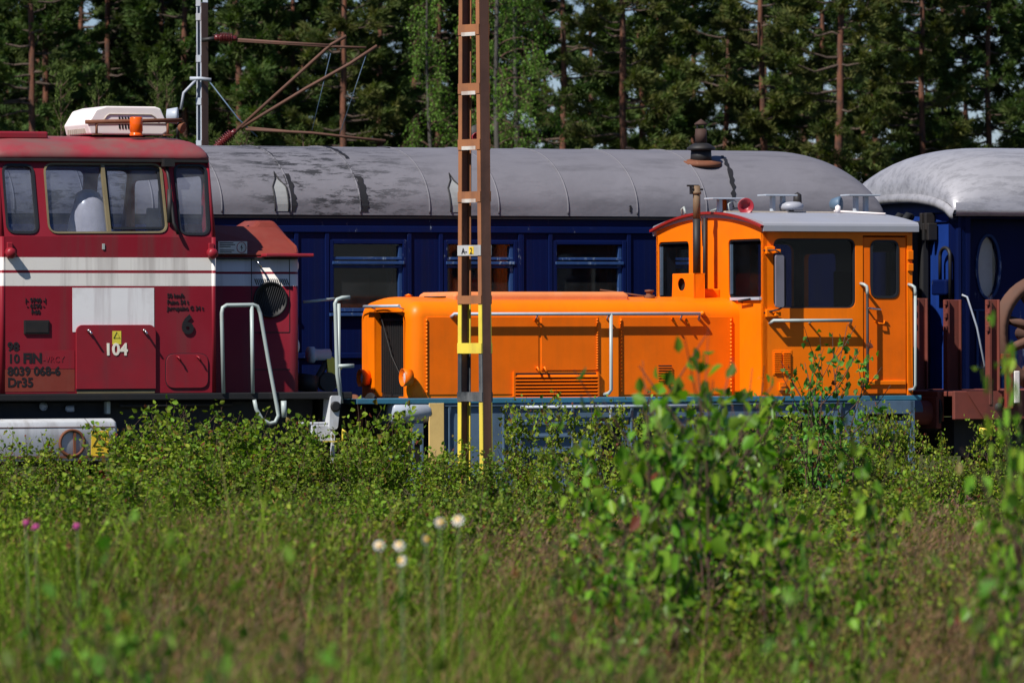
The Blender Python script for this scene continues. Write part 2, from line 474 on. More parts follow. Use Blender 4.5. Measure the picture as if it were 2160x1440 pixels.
# rail under the big window, its brackets
b = MB(); z = Z(1700, 676); x0, x1 = S(1624), S(1789)
b.tube([(x0 - .0, .0, z - .03), (x0, -.09, z), (x1, -.09, z), (x1 + .02, 0, z - .05)], .019, 8); b.tube([((x0 + x1) / 2, -.09, z), ((x0 + x1) / 2, 0, z - .03)], .01)
b.build('window_rail', M['palegreen'], loco)
# window hinge brackets
for v0, v1 in ((520, 536), (652, 669)):
    b = MB(); x0, x1 = S(1613), S(1637)
    b.box(x0, x1 - .03, -.05, .0, Z(1620, v1), Z(1620, v0)); b.box(x1 - .05, x1 + .02, -.09, -.02, Z(1620, v1 - 2), Z(1620, v0 + 6))
    b.build('hinge_bracket', M['orange'], loco, .008)
# rear-view mirror on its arm
b = MB(); x0, x1 = S(1635, -.12), S(1652, -.12)
b.plate(rr(x0, x1, Z(1643, 648, -.12), Z(1643, 538, -.12), .025), [], near(-.15), 0, .035, 0)
b.tube([(S(1612), .0, Z(1612, 528)), (S(1625), -.13, Z(1625, 528)), ((x0 + x1) / 2, -.13, Z(1643, 532, -.12)), (x1 + .02, -.13, Z(1643, 545, -.12)), (x1 + .02, -.13, Z(1643, 645, -.12)), ((x0 + x1) / 2, -.13, Z(1643, 652, -.12)), (S(1612), .0, Z(1612, 660))], .009, 8, 1)
b.build('side_mirror', [M['mirrorgrey'], M['blackmetal']], loco)
# vents on the cab side
b = MB()
x0, x1 = S(1630), S(1670)
b.box(x0, x1, -.006, .0, Z(1650, 791), Z(1650, 738))
for (ua, ub) in ((1632, 1647), (1651, 1666)):
    for i in range(10):
        zz = Z(1650, 743 + i * 4.6)
        b.box(S(ua), S(ub), -.022, -.006, zz - .012, zz)
b.build('cab_vent', M['orange'], loco, .003)
b = MB(); b.box(S(1642), S(1656), -.03, 0, Z(1650, 823), Z(1650, 806)); b.box(S(1644), S(1654), -.036, -.03, Z(1650, 816), Z(1650, 813)); b.build('junction_box', M['orange'], loco, .008)
b = MB(); b.box(S(1914), S(1926), -.02, 0, Z(1918, 548), Z(1918, 528)); b.box(S(1914), S(1926), -.02, 0, Z(1918, 572), Z(1918, 556)); b.build('door_hinge', M['orange'], loco, .006)

# roof
b = MB()
top = [(-.06, ZL - .035), (-.052, ZL - .012), (-.035, ZL + .006)] + [p for p in arcpts(-.06, W + .06, ZL, ZAP + .01, 28)[2:-2]] + [(W + .035, ZL + .006), (W + .052, ZL - .012), (W + .06, ZL - .035)]
poly = [(-.06, ZE + .005)] + top + [(W + .06, ZE + .005), (W + .02, ZE - .0)] + [(y, z - .05) for (y, z) in arcpts(-.0, W, ZL, ZAP, 16)][::-1] + [(-.02, ZE)]
x0, x1 = XC0 - .02, XC1 + .05
lo = [(x0, y, z) for y, z in poly]; hi = [(x1, y, z) for y, z in poly]
n = len(poly)
b.add(lo + hi, [(i, (i + 1) % n, n + (i + 1) % n, n + i) for i in range(n)])
tri = tessellate_polygon([[Vector((p[0], p[1], 0)) for p in poly]])
b.add(lo, [tuple(t) for t in tri]); b.add(hi, [tuple(t) for t in tri])
roof = b.build('cab_roof', M['roofwhite'], loco, .02, 3)
b = MB()
a1 = arcpts(-.065, W + .065, ZL - .035, ZAP + .016, 28); a0 = arcpts(-.055, W + .055, ZL - .058, ZAP - .008, 28)
b.plate(a1 + a0[::-1], [], cross(XC0 - .055), 0, .034)
b.build('roof_trim', M['dark_red'], roof)
b = MB()                                                                        # walkway strip on the ridge
b.box(XC0 + .1, XC1 - .05, YC - .22, YC + .22, ZAP - .005, ZAP + .022)
b.build('roof_strip', M['creamdark'], roof, .005)
def roofz(y): return ZL + (ZAP + .01 - ZL) * (1 - ((y - YC) / (YC + .06)) ** 2)
for u in (1640, 1815, 1528):                                                     # T-shaped brackets
    b = MB(); yy = YC - .1
    xm = S(u, yy); zb = roofz(yy)
    zt = Z(u, 414 if u > 1600 else 421, yy)
    for dx in (-.06, .06):
        b.box(xm + dx - .02, xm + dx + .02, yy - .05, yy + .02, zb, zt)
    b.box(xm - .19, xm + .19, yy - .12, yy + .1, zt, zt + .018)
    b.build('roof_bracket', M['greybar'], roof, .004)
yy = YC - .15
b = MB(); b.lathe([(.03, -.05), (.03, .0), (.125, .0), (.135, .03), (.13, .06), (.09, .085), (.0, .095)], (S(1670, yy), yy, Z(1670, 443, yy)), (0, 0, 1), 24); b.build('antenna_dome', M['roofwhite'], roof)
b = MB(); b.lathe([(.05, 0), (.045, .14), (.0, .17)], (S(1683, yy + .3), yy + .3, Z(1683, 438, yy + .3)), (0, 0, 1), 14); b.build('roof_cap', M['blackmetal'], roof)
b = MB(); xx, zz = S(1774, yy), Z(1774, 431, yy); b.lathe([(.03, -.12), (.06, -.10), (.085, -.02), (.085, 0), (.07, .01), (0, .012)], (xx, yy, zz), (.75, -.66, 0), 20); b.tube([(xx, yy + .05, zz), (xx - .02, yy + .05, zz - .12)], .015); b.build('roof_lamp', M['frameblue'], roof)
# horn and beacon
yy = YC - .35
b = MB(); xx, zz = S(1574, yy), Z(1574, 435, yy); dv = Vector((-.45, -.9, .05))
b.lathe([(.02, -.28), (.028, -.14), (.045, -.06), (.085, .0), (.088, .008), (.078, .008), (.04, -.05), (.012, -.06), (.0, -.055)], (xx, yy, zz), dv, 22, 0)
b.tube([(xx + .08, yy + .18, zz), (xx + .08, yy + .18, zz - .14)], .02, 8, 1); b.box(xx - .02, xx + .16, yy + .12, yy + .2, zz - .16, zz - .13, 1)
b.build('horn', [M['redlamp'], M['roofwhite']], roof)
b = MB(); xx = S(1526, YC); b.lathe([(.075, 0), (.08, .02), (.072, .03), (.07, .1), (.045, .14), (.0, .15)], (xx, YC, ZAP + .02), (0, 0, 1), 18); b.build('beacon', M['amber'], roof)
b = MB(); y2 = YC - .2
b.tube([(S(1540, y2), y2, roofz(y2)), (S(1537, y2), y2, roofz(y2) + .09), (S(1548, y2), y2, roofz(y2) + .13), (S(1558, y2), y2, roofz(y2) + .1), (S(1562, y2), y2, roofz(y2))], .008); b.tube([(S(1500, YC + .2), YC + .2, ZAP + .03), (S(1520, YC), YC, ZAP + .06), (S(1575, y2), y2, ZAP + .05)], .01)
b.build('roof_cable', M['palegreen'], roof)
b = MB(); y2 = 2.0; zz = roofz(y2); b.tube([(XC0 - .02, y2, zz), (XC0 - .03, y2, zz + .07), (XC0 - .03, y2 - .06, zz + .09), (XC0 - .03, y2 - .1, zz + .02)], .014); b.build('lifting_eye', M['palegreen'], roof)
b = MB(); b.tube([(XC1 - .38, YC - .25, roofz(YC - .25) + .02), (XC1 - .02, .6, roofz(.6) + .015)], .012); b.lathe([(.03, 0), (.03, .07), (0, .09)], (XC1 - .36, YC - .3, roofz(YC - .3)), (0, 0, 1), 12); b.build('aerial_lead', M['cream'], roof)

# hood
YH0, YH1 = .59, 2.07
YHC = (YH0 + YH1) / 2
RH = .17
ZS = Z(1200, 634, YH0 + .1)
XH = S(893, YH0) - .15
def hsec(d):
    z1 = ZS - d; r = RH - d * .6
    o = [(YH0 + d, ZP)]
    for i in range(9):
        a = math.pi / 2 * i / 8
        o.append((YH0 + d + r * (1 - math.cos(a)), z1 - r + r * math.sin(a)))
    ya, yb = YH0 + d + r, YH1 - d - r
    for i in range(1, 8):
        t = i / 8
        o.append((ya + (yb - ya) * t, z1 + .045 * (1 - (2 * t - 1) ** 2)))
    for i in range(9):
        a = math.pi / 2 * (1 - i / 8)
        o.append((YH1 - d - r * (1 - math.cos(a)), z1 - r + r * math.sin(a)))
    o.append((YH1 - d, ZP))
    return o
b = MB(); rings = []
RF = .15
for i in range(9):
    a = math.pi / 2 * (1 - i / 8)
    d = RF * (1 - math.cos(a)) if i < 8 else 0
    rings.append([(XH + RF * (1 - math.sin(a)), y, z) for y, z in hsec(d)])
for k in range(1, 9): rings.append([(XH + RF + (XC0 - XH - RF) * k / 8, y, z) for y, z in hsec(0)])
b.loft(rings)
gy0, gy1 = qf(851, 740, XH)[0], qf(790, 740, XH)[0]
gz1 = qf(820, 657, XH)[1]
hole = [(gy0, ZP + .012), (gy1, ZP + .012), (gy1, gz1), (gy0, gz1)]
b.plate(hsec(RF), [hole], cross(XH), 0, .012)
for (y0, y1, z0, z1) in ((gy0 - .012, gy0, ZP + .012, gz1), (gy1, gy1 + .012, ZP + .012, gz1), (gy0, gy1, gz1, gz1 + .012)):
    b.box(XH + .012, XH + .12, y0, y1, z0, z1)
hood = b.build('hood', M['orange'], loco)
b = MB(); b.box(XH + .085, XH + .12, gy0, gy1, ZP + .005, gz1)
for i in range(16):
    yy = gy0 + (gy1 - gy0) * (i + .5) / 16
    b.box(XH + .07, XH + .085, yy - .008, yy + .008, ZP + .05, gz1 - .01)
b.box(XH + .055, XH + .07, gy0, gy1, gz1 - .1, gz1 - .07); b.tube([(XH + .02, gy1 - .1, gz1), (XH + .03, (gy0 + gy1) / 2, 1.65), (XH + .04, gy0 + .02, ZP + .1)], .006)
b.build('radiator_grille', M['blackmetal'], loco)
b = MB(); zz = gz1 + .055; b.tube([(XH - .07, gy0 - .06, zz), (XH - .07, gy1 + .12, zz)], .017); b.tube([(XH - .07, gy0 + .02, zz), (XH + .01, gy0 + .02, zz - .03)], .008); b.tube([(XH - .07, gy1 - .02, zz), (XH + .01, gy1 - .02, zz - .03)], .008)
b.build('front_rail', M['greybar'], loco)
for u, v in ((856, 796), (766, 797)):                                            # headlights
    y, z = qf(u, v, XH - .06)
    b = MB()
    b.lathe([(.075, .0), (.088, -.10), (.094, -.10), (.082, .0)], (XH, y, z), (1, 0, 0), 22, 0); b.lathe([(.0, -.03), (.075, -.04), (.08, -.05), (.08, .0)], (XH, y, z), (1, 0, 0), 22, 1)
    hl = b.build('headlight', [M['orange_door'], M['orange_door']], loco)
    b = MB(); b.lathe([(.078, -.055), (.06, -.068), (.0, -.075)], (XH, y, z), (1, 0, 0), 22); b.build('lens', M['lens'], hl)

# doors, hinges and louvres on the hood side
def hpanel(u0, u1, v0, v1, name, d=.008):
    b = MB(); b.box(S(u0, YH0), S(u1, YH0), YH0 - d, YH0 + .005, Z((u0 + u1) / 2, v1, YH0), Z((u0 + u1) / 2, v0, YH0))
    return b.build(name, M['orange_door'], loco, .005)
def hinge(u, v0, v1, par):
    x = S(u, YH0); b = MB(); z0, z1 = Z(u, v1, YH0), Z(u, v0, YH0); k = 20
    for i in range(k):
        za = z0 + (z1 - z0) * i / k
        b.tube([(x, YH0 - .014, za + .004), (x, YH0 - .014, za + (z1 - z0) / k - .004)], .011, 6)
    b.build('hinge', M['orange'], par)
def latch(u, v, par):
    b = MB(); x, z = q(u, v, YH0); b.tube([(x, YH0, z), (x - .01, YH0 - .05, z + .015), (x + .02, YH0 - .06, z - .05)], .012, 6); b.build('latch', M['orange'], par)
p1 = hpanel(900, 1136, 668, 832, 'hood_door'); hinge(899, 672, 830, p1); latch(1128, 676, p1); latch(1131, 777, p1)
p2 = hpanel(1141, 1262, 668, 781, 'hood_door'); hinge(1259, 672, 779, p2); latch(1146, 777, p2)
p3 = hpanel(1308, 1545, 668, 832, 'hood_door'); hinge(1541, 672, 828, p3); hinge(1309, 672, 828, p3); latch(1417, 674, p3); latch(1445, 676, p3)
b = MB(); x0, x1 = S(1084, YH0), S(1257, YH0)
b.box(x0, x1, YH0 - .010, YH0 - .0081, Z(1170, 834, YH0), Z(1170, 786, YH0), 1)
for i in range(7):
    z = Z(1170, 790 + 7.2 * i, YH0)
    b.add([(x0, YH0 - .012, z), (x1, YH0 - .012, z), (x1, YH0 - .045, z - .022), (x0, YH0 - .045, z - .022), (x0, YH0 - .012, z - .006), (x1, YH0 - .012, z - .006), (x1, YH0 - .045, z - .028), (x0, YH0 - .045, z - .028)],
          [(0, 1, 2, 3), (4, 5, 6, 7), (2, 3, 7, 6), (0, 3, 7, 4), (1, 2, 6, 5)], 0)
b.box(x0 - .02, x0, YH0 - .04, YH0, Z(1170, 836, YH0), Z(1170, 784, YH0)); b.box(x1, x1 + .02, YH0 - .04, YH0, Z(1170, 836, YH0), Z(1170, 784, YH0))
b.build('louvre', [M['orange_door'], M['blackmetal']], loco)
b = MB(); x0, x1 = S(1388, YH0), S(1416, YH0)
b.box(x0, x1, YH0 - .011, YH0 - .0082, Z(1400, 803, YH0), Z(1400, 770, YH0), 1)
for i in range(6):
    z = Z(1400, 773 + 5.4 * i, YH0); b.box(x0, x1, YH0 - .025, YH0 - .011, z - .012, z, 0)
b.build('louvre', [M['orange_door'], M['blackmetal']], loco)
# grey rail along the hood, drop pipe, knobs
z = Z(1220, 662, YH0); yr = YH0 - .08
b = MB(); x0, x1 = S(958, yr), S(1477, yr)
b.tube([(x0, YH0, z - .03), (x0, yr, z), (x1, yr, z), (x1 + .02, YH0, z - .06)], .018, 8)
for u in (1135, 1285, 1440): b.tube([(S(u, yr), yr, z), (S(u, yr) + .01, YH0, z - .06)], .010, 6)
b.build('hood_rail', M['greybar'], loco)
b = MB(); x = S(1289, yr); b.tube([(x, yr, z), (x, yr, Z(1289, 822, yr)), (x - .02, yr + .02, Z(1289, 829, yr)), (x - .05, YH0, Z(1289, 832, yr))], .019, 8); b.build('drop_pipe', M['palegreen'], loco)
for u, v in ((959, 665), (1480, 661)):
    b = MB(); x, zz = q(u, v, YH0); b.lathe([(.03, 0), (.03, .03), (.02, .05), (0, .055)], (x, YH0 + .002, zz), (0, -1, 0), 14); b.build('knob', M['orange'], loco)
# things on top of the hood
b = MB(); xa, xb = S(935, YHC - .2), S(1315, YHC - .35)
zz = ZS + .02
ring = lambda z, g: [(xa + g, YHC - .5 + g, z), (xb - g, YHC - .5 + g, z), (xb - g, YHC + .5 - g, z), (xa + g, YHC + .5 - g, z)]
b.loft([ring(zz - .03, 0), ring(zz + .045, 0), ring(zz + .075, .04)], smooth=False, closed=True); b.add(ring(zz + .075, .04), [(0, 1, 2, 3)])
b.build('hood_cover', M['orange_top'], loco, .02)
b = MB(); b.lathe([(.12, 0), (.12, .012), (.09, .012), (.0, .006)], (S(903, YHC), YHC - .2, ZS + .036), (0, 0, 1), 20, 0); b.build('filler_recess', M['blackmetal'], loco)
b = MB(); x = S(1370, YHC - .3); b.lathe([(.06, -.02), (.06, .03), (.035, .03), (.035, .06), (.05, .065), (.05, .085), (0, .09)], (x, YHC - .3, ZS + .03), (0, 0, 1), 14); b.tube([(x - .06, YHC - .3, ZS + .05), (x - .35, YHC + .2, ZS + .12)], .01, 6)
b.build('filler_cap', M['rust'], loco)
b = MB(); b.lathe([(.03, 0), (.03, .03), (.05, .03), (0, .05)], (S(862, YHC + .3), YHC + .3, ZS + .03), (0, 0, 1), 12); b.build('hood_plug', M['orange'], loco)
# exhaust box with stack
yb0 = qf(1463, 600, XC0 - .35)[0]
XB1 = XC0 - .22; XB0 = XC0 - .36
yb0 = .0
for k in range(200):                                                             # near edge so that the front corner falls where the photo has it
    yy = .6 + k * .005
    if S(1463, yy) >= XB0: yb0 = yy; break
yb0 = yb0 or 1.15
yb1 = yb0 + .56
zb0, zb1 = ZS - .01, qf(1440, 577, XB0)[1]
b = MB()
hy, hz = qf(1437, 600, XB0)
circ = [(hy + .095 * math.cos(2 * math.pi * i / 20), hz + .062 * math.sin(2 * math.pi * i / 20) * 1.1) for i in range(20)]
b.plate([(yb0, zb0), (yb1, zb0), (yb1 - .03, zb1), (yb0, zb1)], [circ], cross(XB0), 0, .01)
b.box(XB0 + .01, XB1, yb0, yb0 + .01, zb0, zb1); b.box(XB0 + .01, XB1, yb1 - .01, yb1, zb0, zb1); b.box(XB0 + .01, XB1, yb0, yb1, zb1 - .01, zb1 + .001); b.box(XB1 - .01, XB1, yb0, yb1, zb0, zb1)
xbx = b.build('exhaust_box', M['orange'], loco, .02, 3)
b = MB(); b.box(XB0 + .05, XB0 + .06, yb0 + .03, yb1 - .03, zb0, zb1 - .03); b.build('box_inside', M['blackmetal'], xbx)
xp = (XB0 + XB1) / 2
yp = yb0 + .12
for k in range(300):
    yy = yb0 + .02 + k * .002
    if S(1470.5, yy) >= xp: yp = yy; break
b = MB()
zm = Z(1470, 462, yp); zt = Z(1470, 392, yp)
b.tube([(xp, yp, zb1 - .02), (xp, yp, zm)], .042, 16, 0); b.tube([(xp, yp, zm - .001), (xp, yp, zt)], .040, 16, 1)
b.lathe([(.046, 0), (.05, .0), (.05, .03), (.046, .03)], (xp, yp, zt - .09), (0, 0, 1), 16, 1)
b.box(xp - .045, xp + .07, yp - .02, yp + .02, zt - .05, zt - .03, 2); b.box(xp - .11, xp + .02, yp - .015, yp + .015, zt - .01, zt + .01, 2); b.box(xp - .075, xp - .055, yp - .02, yp + .02, zt - .09, zt, 2)
b.build('exhaust_stack', [M['blackmetal'], M['tanrust'], M['blackmetal']], loco)
yq = qf(1487, 560, XC0 - .03)[0]
b = MB(); b.tube([(XC0 - .03, yq, ZAP - .05), (XC0 - .035, yq, ZS + .03)], .022, 8); b.tube([(XC0 - .02, yq + .1, ZAP - .04), (XC0 - .02, yq + .07, zb1 + .3)], .008, 6); b.build('conduit', M['blackmetal'], loco)
b = MB(); b.box(XC0 - .22, XC0, yq - .32, yq - .02, ZS - .01, ZS + .13); b.build('duct_cover', M['orange'], loco, .015)
for (y0, y1) in ((.62, .9),):                                                    # wiper below the front window
    b = MB(); yw, zw = qf(1562, 637, XC0 - .02); b.tube([(XC0, yw, zw), (XC0 - .05, yw - .02, zw + .01), (XC0 - .05, yw - .3, zw + .03)], .012, 6); b.build('wiper', M['blackmetal'], loco)
b = MB(); zz = fw1[0][1]; ys = [p[0] for p in fw1]; b.box(XC0 - .03, XC0 + .012, min(ys), max(ys) - .1, min(p[1] for p in fw1) - .02, min(p[1] for p in fw1) + .012); b.build('window_ledge', M['greybar'], loco, .004)

# platform and running gear
b = MB(); b.box(S(752), S(1942), -.02, W + .02, ZP - .055, ZP - .002); b.build('platform', M['teal'], loco, .006)
b = MB()
zf = ZP - .058
b.box(S(860, .1), S(1800), .10, .14, .30, zf); b.box(S(860, .1), XC1, W - .14, W - .10, .30, zf)
fr = []
b2 = MB()
x0, x1 = S(905, .02), S(1805, .02)
h1 = rr(S(1092, .02), S(1290, .02), .48, .62, .05); h2 = rr(S(1268, .02), S(1312, .02), .30, Z(1290, 880, .02), .04); h3 = rr(S(1345, .02), S(1395, .02), .30, Z(1370, 884, .02), .04)
b2.plate([(x0, .22), (x1, .22), (x1, zf), (x0, zf)], [h2, h3, rr(S(1560, .02), S(1760, .02), .45, zf - .16, .06)], near(.02), 0, .03)
b2.box(x0, x1, -.01, .02, zf - .03, zf)
for u in (945, 1060, 1205, 1330, 1515, 1770):
    b2.add([(S(u), -.01, zf), (S(u) + .03, -.01, zf), (S(u) + .03, .02, zf - .35), (S(u), .02, zf - .35)], [(0, 1, 2, 3)]); b2.box(S(u), S(u) + .02, -.008, .02, .3, zf - .03)
b2.box(S(1095), S(1290), -.015, .02, .93, .96); b2.box(S(1095), S(1200), -.02, .02, .80, .83); b2.box(S(1095), S(1200), -.02, .02, .63, .67)
b2.build('side_frame', M['frameblue'], loco, .006)
b.build('inner_frame', M['blackmetal'], loco)
b = MB(); zz = Z(1300, 857); b.tube([(S(1095), -.04, zz), (S(1500), -.04, zz)], .016, 8); b.tube([(S(1284), -.04, zz), (S(1284), -.04, zz - .1), (S(1288), -.02, zz - .25)], .012, 8); b.build('brake_pipe', M['greybar'], loco)
b = MB(); b.box(S(903), S(934), -.03, .0, .45, Z(918, 850)); b.build('yellow_plate', M['paleyellow'], loco, .004)
b = MB(); b.lathe([(.0, 0), (.10, .01), (.12, .03), (.12, .42), (.10, .44), (0, .45)], (S(822, .05), .08, Z(860, 868, .05)), (1, 0, 0), 20); b.build('air_tank', M['greybar'], loco)
b = MB(); xa = S(893); b.plate([(xa - .12, .2), (xa, .2), (xa, zf), (xa - .12, zf)], [rr(xa - .10, xa - .03, .5, .8, .02)], near(.0), 0, .03); b.box(xa - .35, xa - .1, -.01, .05, .60, .63); b.box(xa - .35, xa - .1, -.01, .05, .36, .39); b.box(xa - .37, xa - .34, -.01, .05, .3, .75); b.build('front_step', M['frameblue'], loco, .005)
b = MB(); x0, x1 = S(1805), S(1927)                                              # rear steps
for u in (1805, 1917): b.box(S(u), S(u) + .055, -.03, .03, .35, zf)
b.box(x0 + .055, x1 - .012, -.03, .02, zf - .14, zf - .0); b.box(x0 + .055, S(1917), -.04, .25, Z(1860, 897), Z(1860, 888)); b.box(x0 + .055, S(1917), -.028, .0, Z(1860, 915), Z(1860, 897)); b.box(x0 + .055, S(1917), -.04, .25, .37, .41)
b.box(x0, x1, .25, .27, .38, zf - .02, 1); b.build('cab_step', [M['frameblue'], M['dark']], loco, .004)
XBF = XH - .30
for y in (YC - .875, YC + .875): bufferset(loco, XC1 + .0, y, 1.04, 1, M['frameblue'], M['blackmetal'])
for y in (YC - .875, YC + .875): bufferset(loco, XBF + .3, y, 1.04, -1, M['frameblue'], M['blackmetal'])
for xa_, xb_ in ((XBF + .28, XBF + .33), (XC1 - .05, XC1)): b = MB(); b.box(xa_, xb_, .16, W - .16, .8, zf); b.build('buffer_beam', M['frameblue'], loco, .005)
for u in (1130, 1620): wheelset(loco, S(u, .6), YC, .46, M['blackmetal'])
# ------------------------------------------------------------------ red diesel locomotive
RW = 2.74
ZPR = 1.29
ZW = 2.87                                            # waist where the cab starts to lean in
ZER = Z(230, 335, .2)
XR0, XR1 = S(2), S(455)
ST = (Z(230, 603), Z(230, 576), Z(230, 570), Z(230, 543))
M['red'] = redpaint('red_body_paint', ST)
M['redplain'] = redpaint('red_upper_paint', None)
red = thing('diesel_locomotive', 'faded red diesel locomotive with a white band and the number 104', 'locomotive', (XR0 + XR1) / 2, RW / 2)
LEAN = .2 / (ZER - ZW)
def lean(z): return max(0, z - ZW) * LEAN
def qy(u, v):                                        # photo point on the leaning cab side
    y = 0
    for _ in range(4):
        s, z = q(u, v, y); y = lean(z)
    return s, z
upper = lambda a, bb, d: (a, lean(bb) + d, bb)
upfar = lambda a, bb, d: (a, RW - lean(bb) - d, bb)
b = MB()
b.plate([(XR0, ZPR), (XR1, ZPR), (XR1, ZW), (XR0, ZW)], [], near(0), 0, .04)
b.plate([(XR0, ZPR), (XR1, ZPR), (XR1, ZW), (XR0, ZW)], [], near(RW - .04), 0, .04)
rc = [(0, ZPR), (0, ZW), (.2, ZER), (RW - .2, ZER), (RW, ZW), (RW, ZPR)]
fwn = [rr(.3, 1.2, 2.95, 3.5, .1), rr(RW - 1.2, RW - .3, 2.95, 3.5, .1)]
b.plate(rc, fwn, cross(XR0), 0, .04); b.plate(rc, fwn, cross(XR1 - .04), 0, .04)
for x in (XR0, XR1):
    sg = .02 if x == XR0 else -.02
    for y in (.02, RW - .02): b.tube([(x + sg, y, ZPR), (x + sg, y, ZW)], .03, 12)
b.box(XR0 + .04, XR1 - .04, .04, RW - .04, ZPR, ZPR + .02)
body = b.build('cab_body', M['red'], red)
# upper cab sides with three windows each
w1 = rq([qy(16, 490), qy(80, 491), qy(68, 348), qy(5, 347)], .085)
w2 = rq([qy(104, 490), qy(352, 489), qy(338, 347), qy(93, 346)], .09)
w3 = rq([qy(380, 493), qy(441, 494), qy(434, 349), qy(367, 348)], .085)
up_out = [(XR0, ZW), (XR1, ZW), (XR1 - .005, ZER), (XR0 + .005, ZER)]
for fn_, f in ((upper, 0), (upfar, 1)):
    b = MB(); b.plate(up_out, [w1, w2, w3], fn_, 0, .05)
    for x, sg in ((XR0, .02), (XR1, -.02)):
        ya, yb = (.02, .22) if f == 0 else (RW - .02, RW - .22)
        b.tube([(x + sg, ya, ZW - .01), (x + sg, yb, ZER)], .03, 12)
    b.build('cab_upper', M['redplain'], red)
def rwin(loop, rimmat, rim, name):
    b = MB(); b.plate(loop, [], upper, .03, .036); g = b.build(name, M['cabglass'], red)
    b = MB(); b.plate(grow(loop, .012), [grow(loop, -rim)], upper, -.012, .045); b.build('window_frame', rimmat, g)
    return g
rwin(w1, M['rubber'], .012, 'side_window'); rwin(w3, M['rubber'], .012, 'side_window')
g2 = rwin(w2, M['gold'], .006, 'sliding_window')
b = MB()
a0, a1 = qy(216, 348), qy(231, 489)
b.add([upper(a0[0] - .018, a0[1], -.008), upper(a0[0] + .018, a0[1], -.008), upper(a1[0] + .018, a1[1], -.008), upper(a1[0] - .018, a1[1], -.008), upper(a0[0] - .018, a0[1], .04), upper(a0[0] + .018, a0[1], .04), upper(a1[0] + .018, a1[1], .04), upper(a1[0] - .018, a1[1], .04)],
      [(0, 1, 2, 3), (4, 5, 6, 7), (0, 3, 7, 4), (1, 2, 6, 5)])
b.build('window_divider', M['gold'], g2)
b = MB()
inn = rq([qy(234, 484), qy(350, 483), qy(336, 354), qy(222, 354)], .05)
b.plate(grow(inn, .0), [grow(inn, -.022)], upper, .018, .03)
b.build('sash', M['rubber'], g2)
for l in (w1, w2, w3):
    b = MB(); b.plate(l, [], upfar, .03, .036); b.build('far_window', M['cabglass'], red)
# inside: lining, ceiling, wrapped seat, desk
b = MB()
b.box(XR0 + .05, XR1 - .05, .25, RW - .25, ZER - .03, ZER - .01); b.box(XR0 + .06, XR0 + .1, .1, RW - .1, 1.4, 2.9)
b.box(XR0 + .5, XR1 - .1, RW - .5, RW - .1, 1.35, 2.82); b.box(XR1 - .45, XR1 - .08, .3, RW - .3, 1.35, 2.86)
b.box(XR0 + .06, XR1 - .06, .06, .10, 1.35, 2.84)
b.build('cab_lining', M['interior'], red)
b = MB(); yst = .42
ringz = [(2.7, .24, .22), (2.9, .24, .22), (3.05, .215, .20), (3.2, .17, .17), (3.32, .12, .11), (3.36, .04, .03)]
rings = []
for (z, rx, ry) in ringz:
    rings.append([(S(196, yst) + rx * math.cos(2 * math.pi * k / 20) * (1 + .06 * math.sin(5 * k + z * 9)) - (z - 2.7) * .08, yst + ry * math.sin(2 * math.pi * k / 20), z) for k in range(20)])
b.loft(rings, closed=True); b.build('wrapped_seat', M['plastic_bag'], red)
b = MB(); b.box(S(330, .5), S(352, .5), .4, .46, 3.05, 3.36); b.box(S(312, 1.6), S(345, 1.6), 1.6, 1.66, 2.9, 3.2); b.build('seat_mirror', M['interior'], red, .02)
# roof
b = MB()
prof = [(-.02, ZER), (-.03, ZER + .03), (.10, ZER + .10), (.25, ZER + .155), (.5, ZER + .205), (.9, ZER + .245), (RW / 2, ZER + .265)]
prof = [(y + .2 * (1 if y < .0 else 1 - min(1, y / .9)), z) for y, z in prof]
half = [(.16, ZER - .005), (.14, ZER + .03), (.20, ZER + .09), (.32, ZER + .15), (.52, ZER + .205), (.85, ZER + .245), (RW / 2, ZER + .265)]
full = half + [(RW - y, z) for y, z in half[:-1]][::-1]
rings = []
xs = [(XR1 + .005 - .0, .50), (XR1 + .0, .70), (XR1 - .03, .84), (XR1 - .09, .93), (XR1 - .2, .985), (XR1 - .4, 1.0)]
def rroof(x, k):
    return [(x, RW / 2 + (y - RW / 2) * (1 - (1 - k) * .12), ZER + (z - ZER) * k) for y, z in full]
for x, k in xs[::-1]: rings.append(rroof(x, k))
rings = [rroof(XR0 - .05, .6), rroof(XR0 - .0, .8), rroof(XR0 + .1, .95), rroof(XR0 + .3, 1.0)] + [rroof(XR0 + .3 + (XR1 - .7 - XR0) * k / 6, 1) for k in range(1, 6)] + rings
b.loft(rings)
b.add(rings[-1], [tuple(range(len(full)))]); b.add(rings[0], [tuple(range(len(full)))])
rroofo = b.build('cab_roof', M['redroof'], red)
b = MB(); b.box(XR0 - .0, XR1 - .015, .145, .185, ZER - .035, ZER - .006); b.build('rain_gutter', M['blackmetal'], rroofo, .004)
b = MB(); xe = S(80, .9); zz = Z(40, 290, .9); yy = .55
b.box(XR0 - .3, xe, yy, RW - .6, zz - .03, zz + .05); b.build('roof_hatch', M['redpanel'], rroofo, .02)
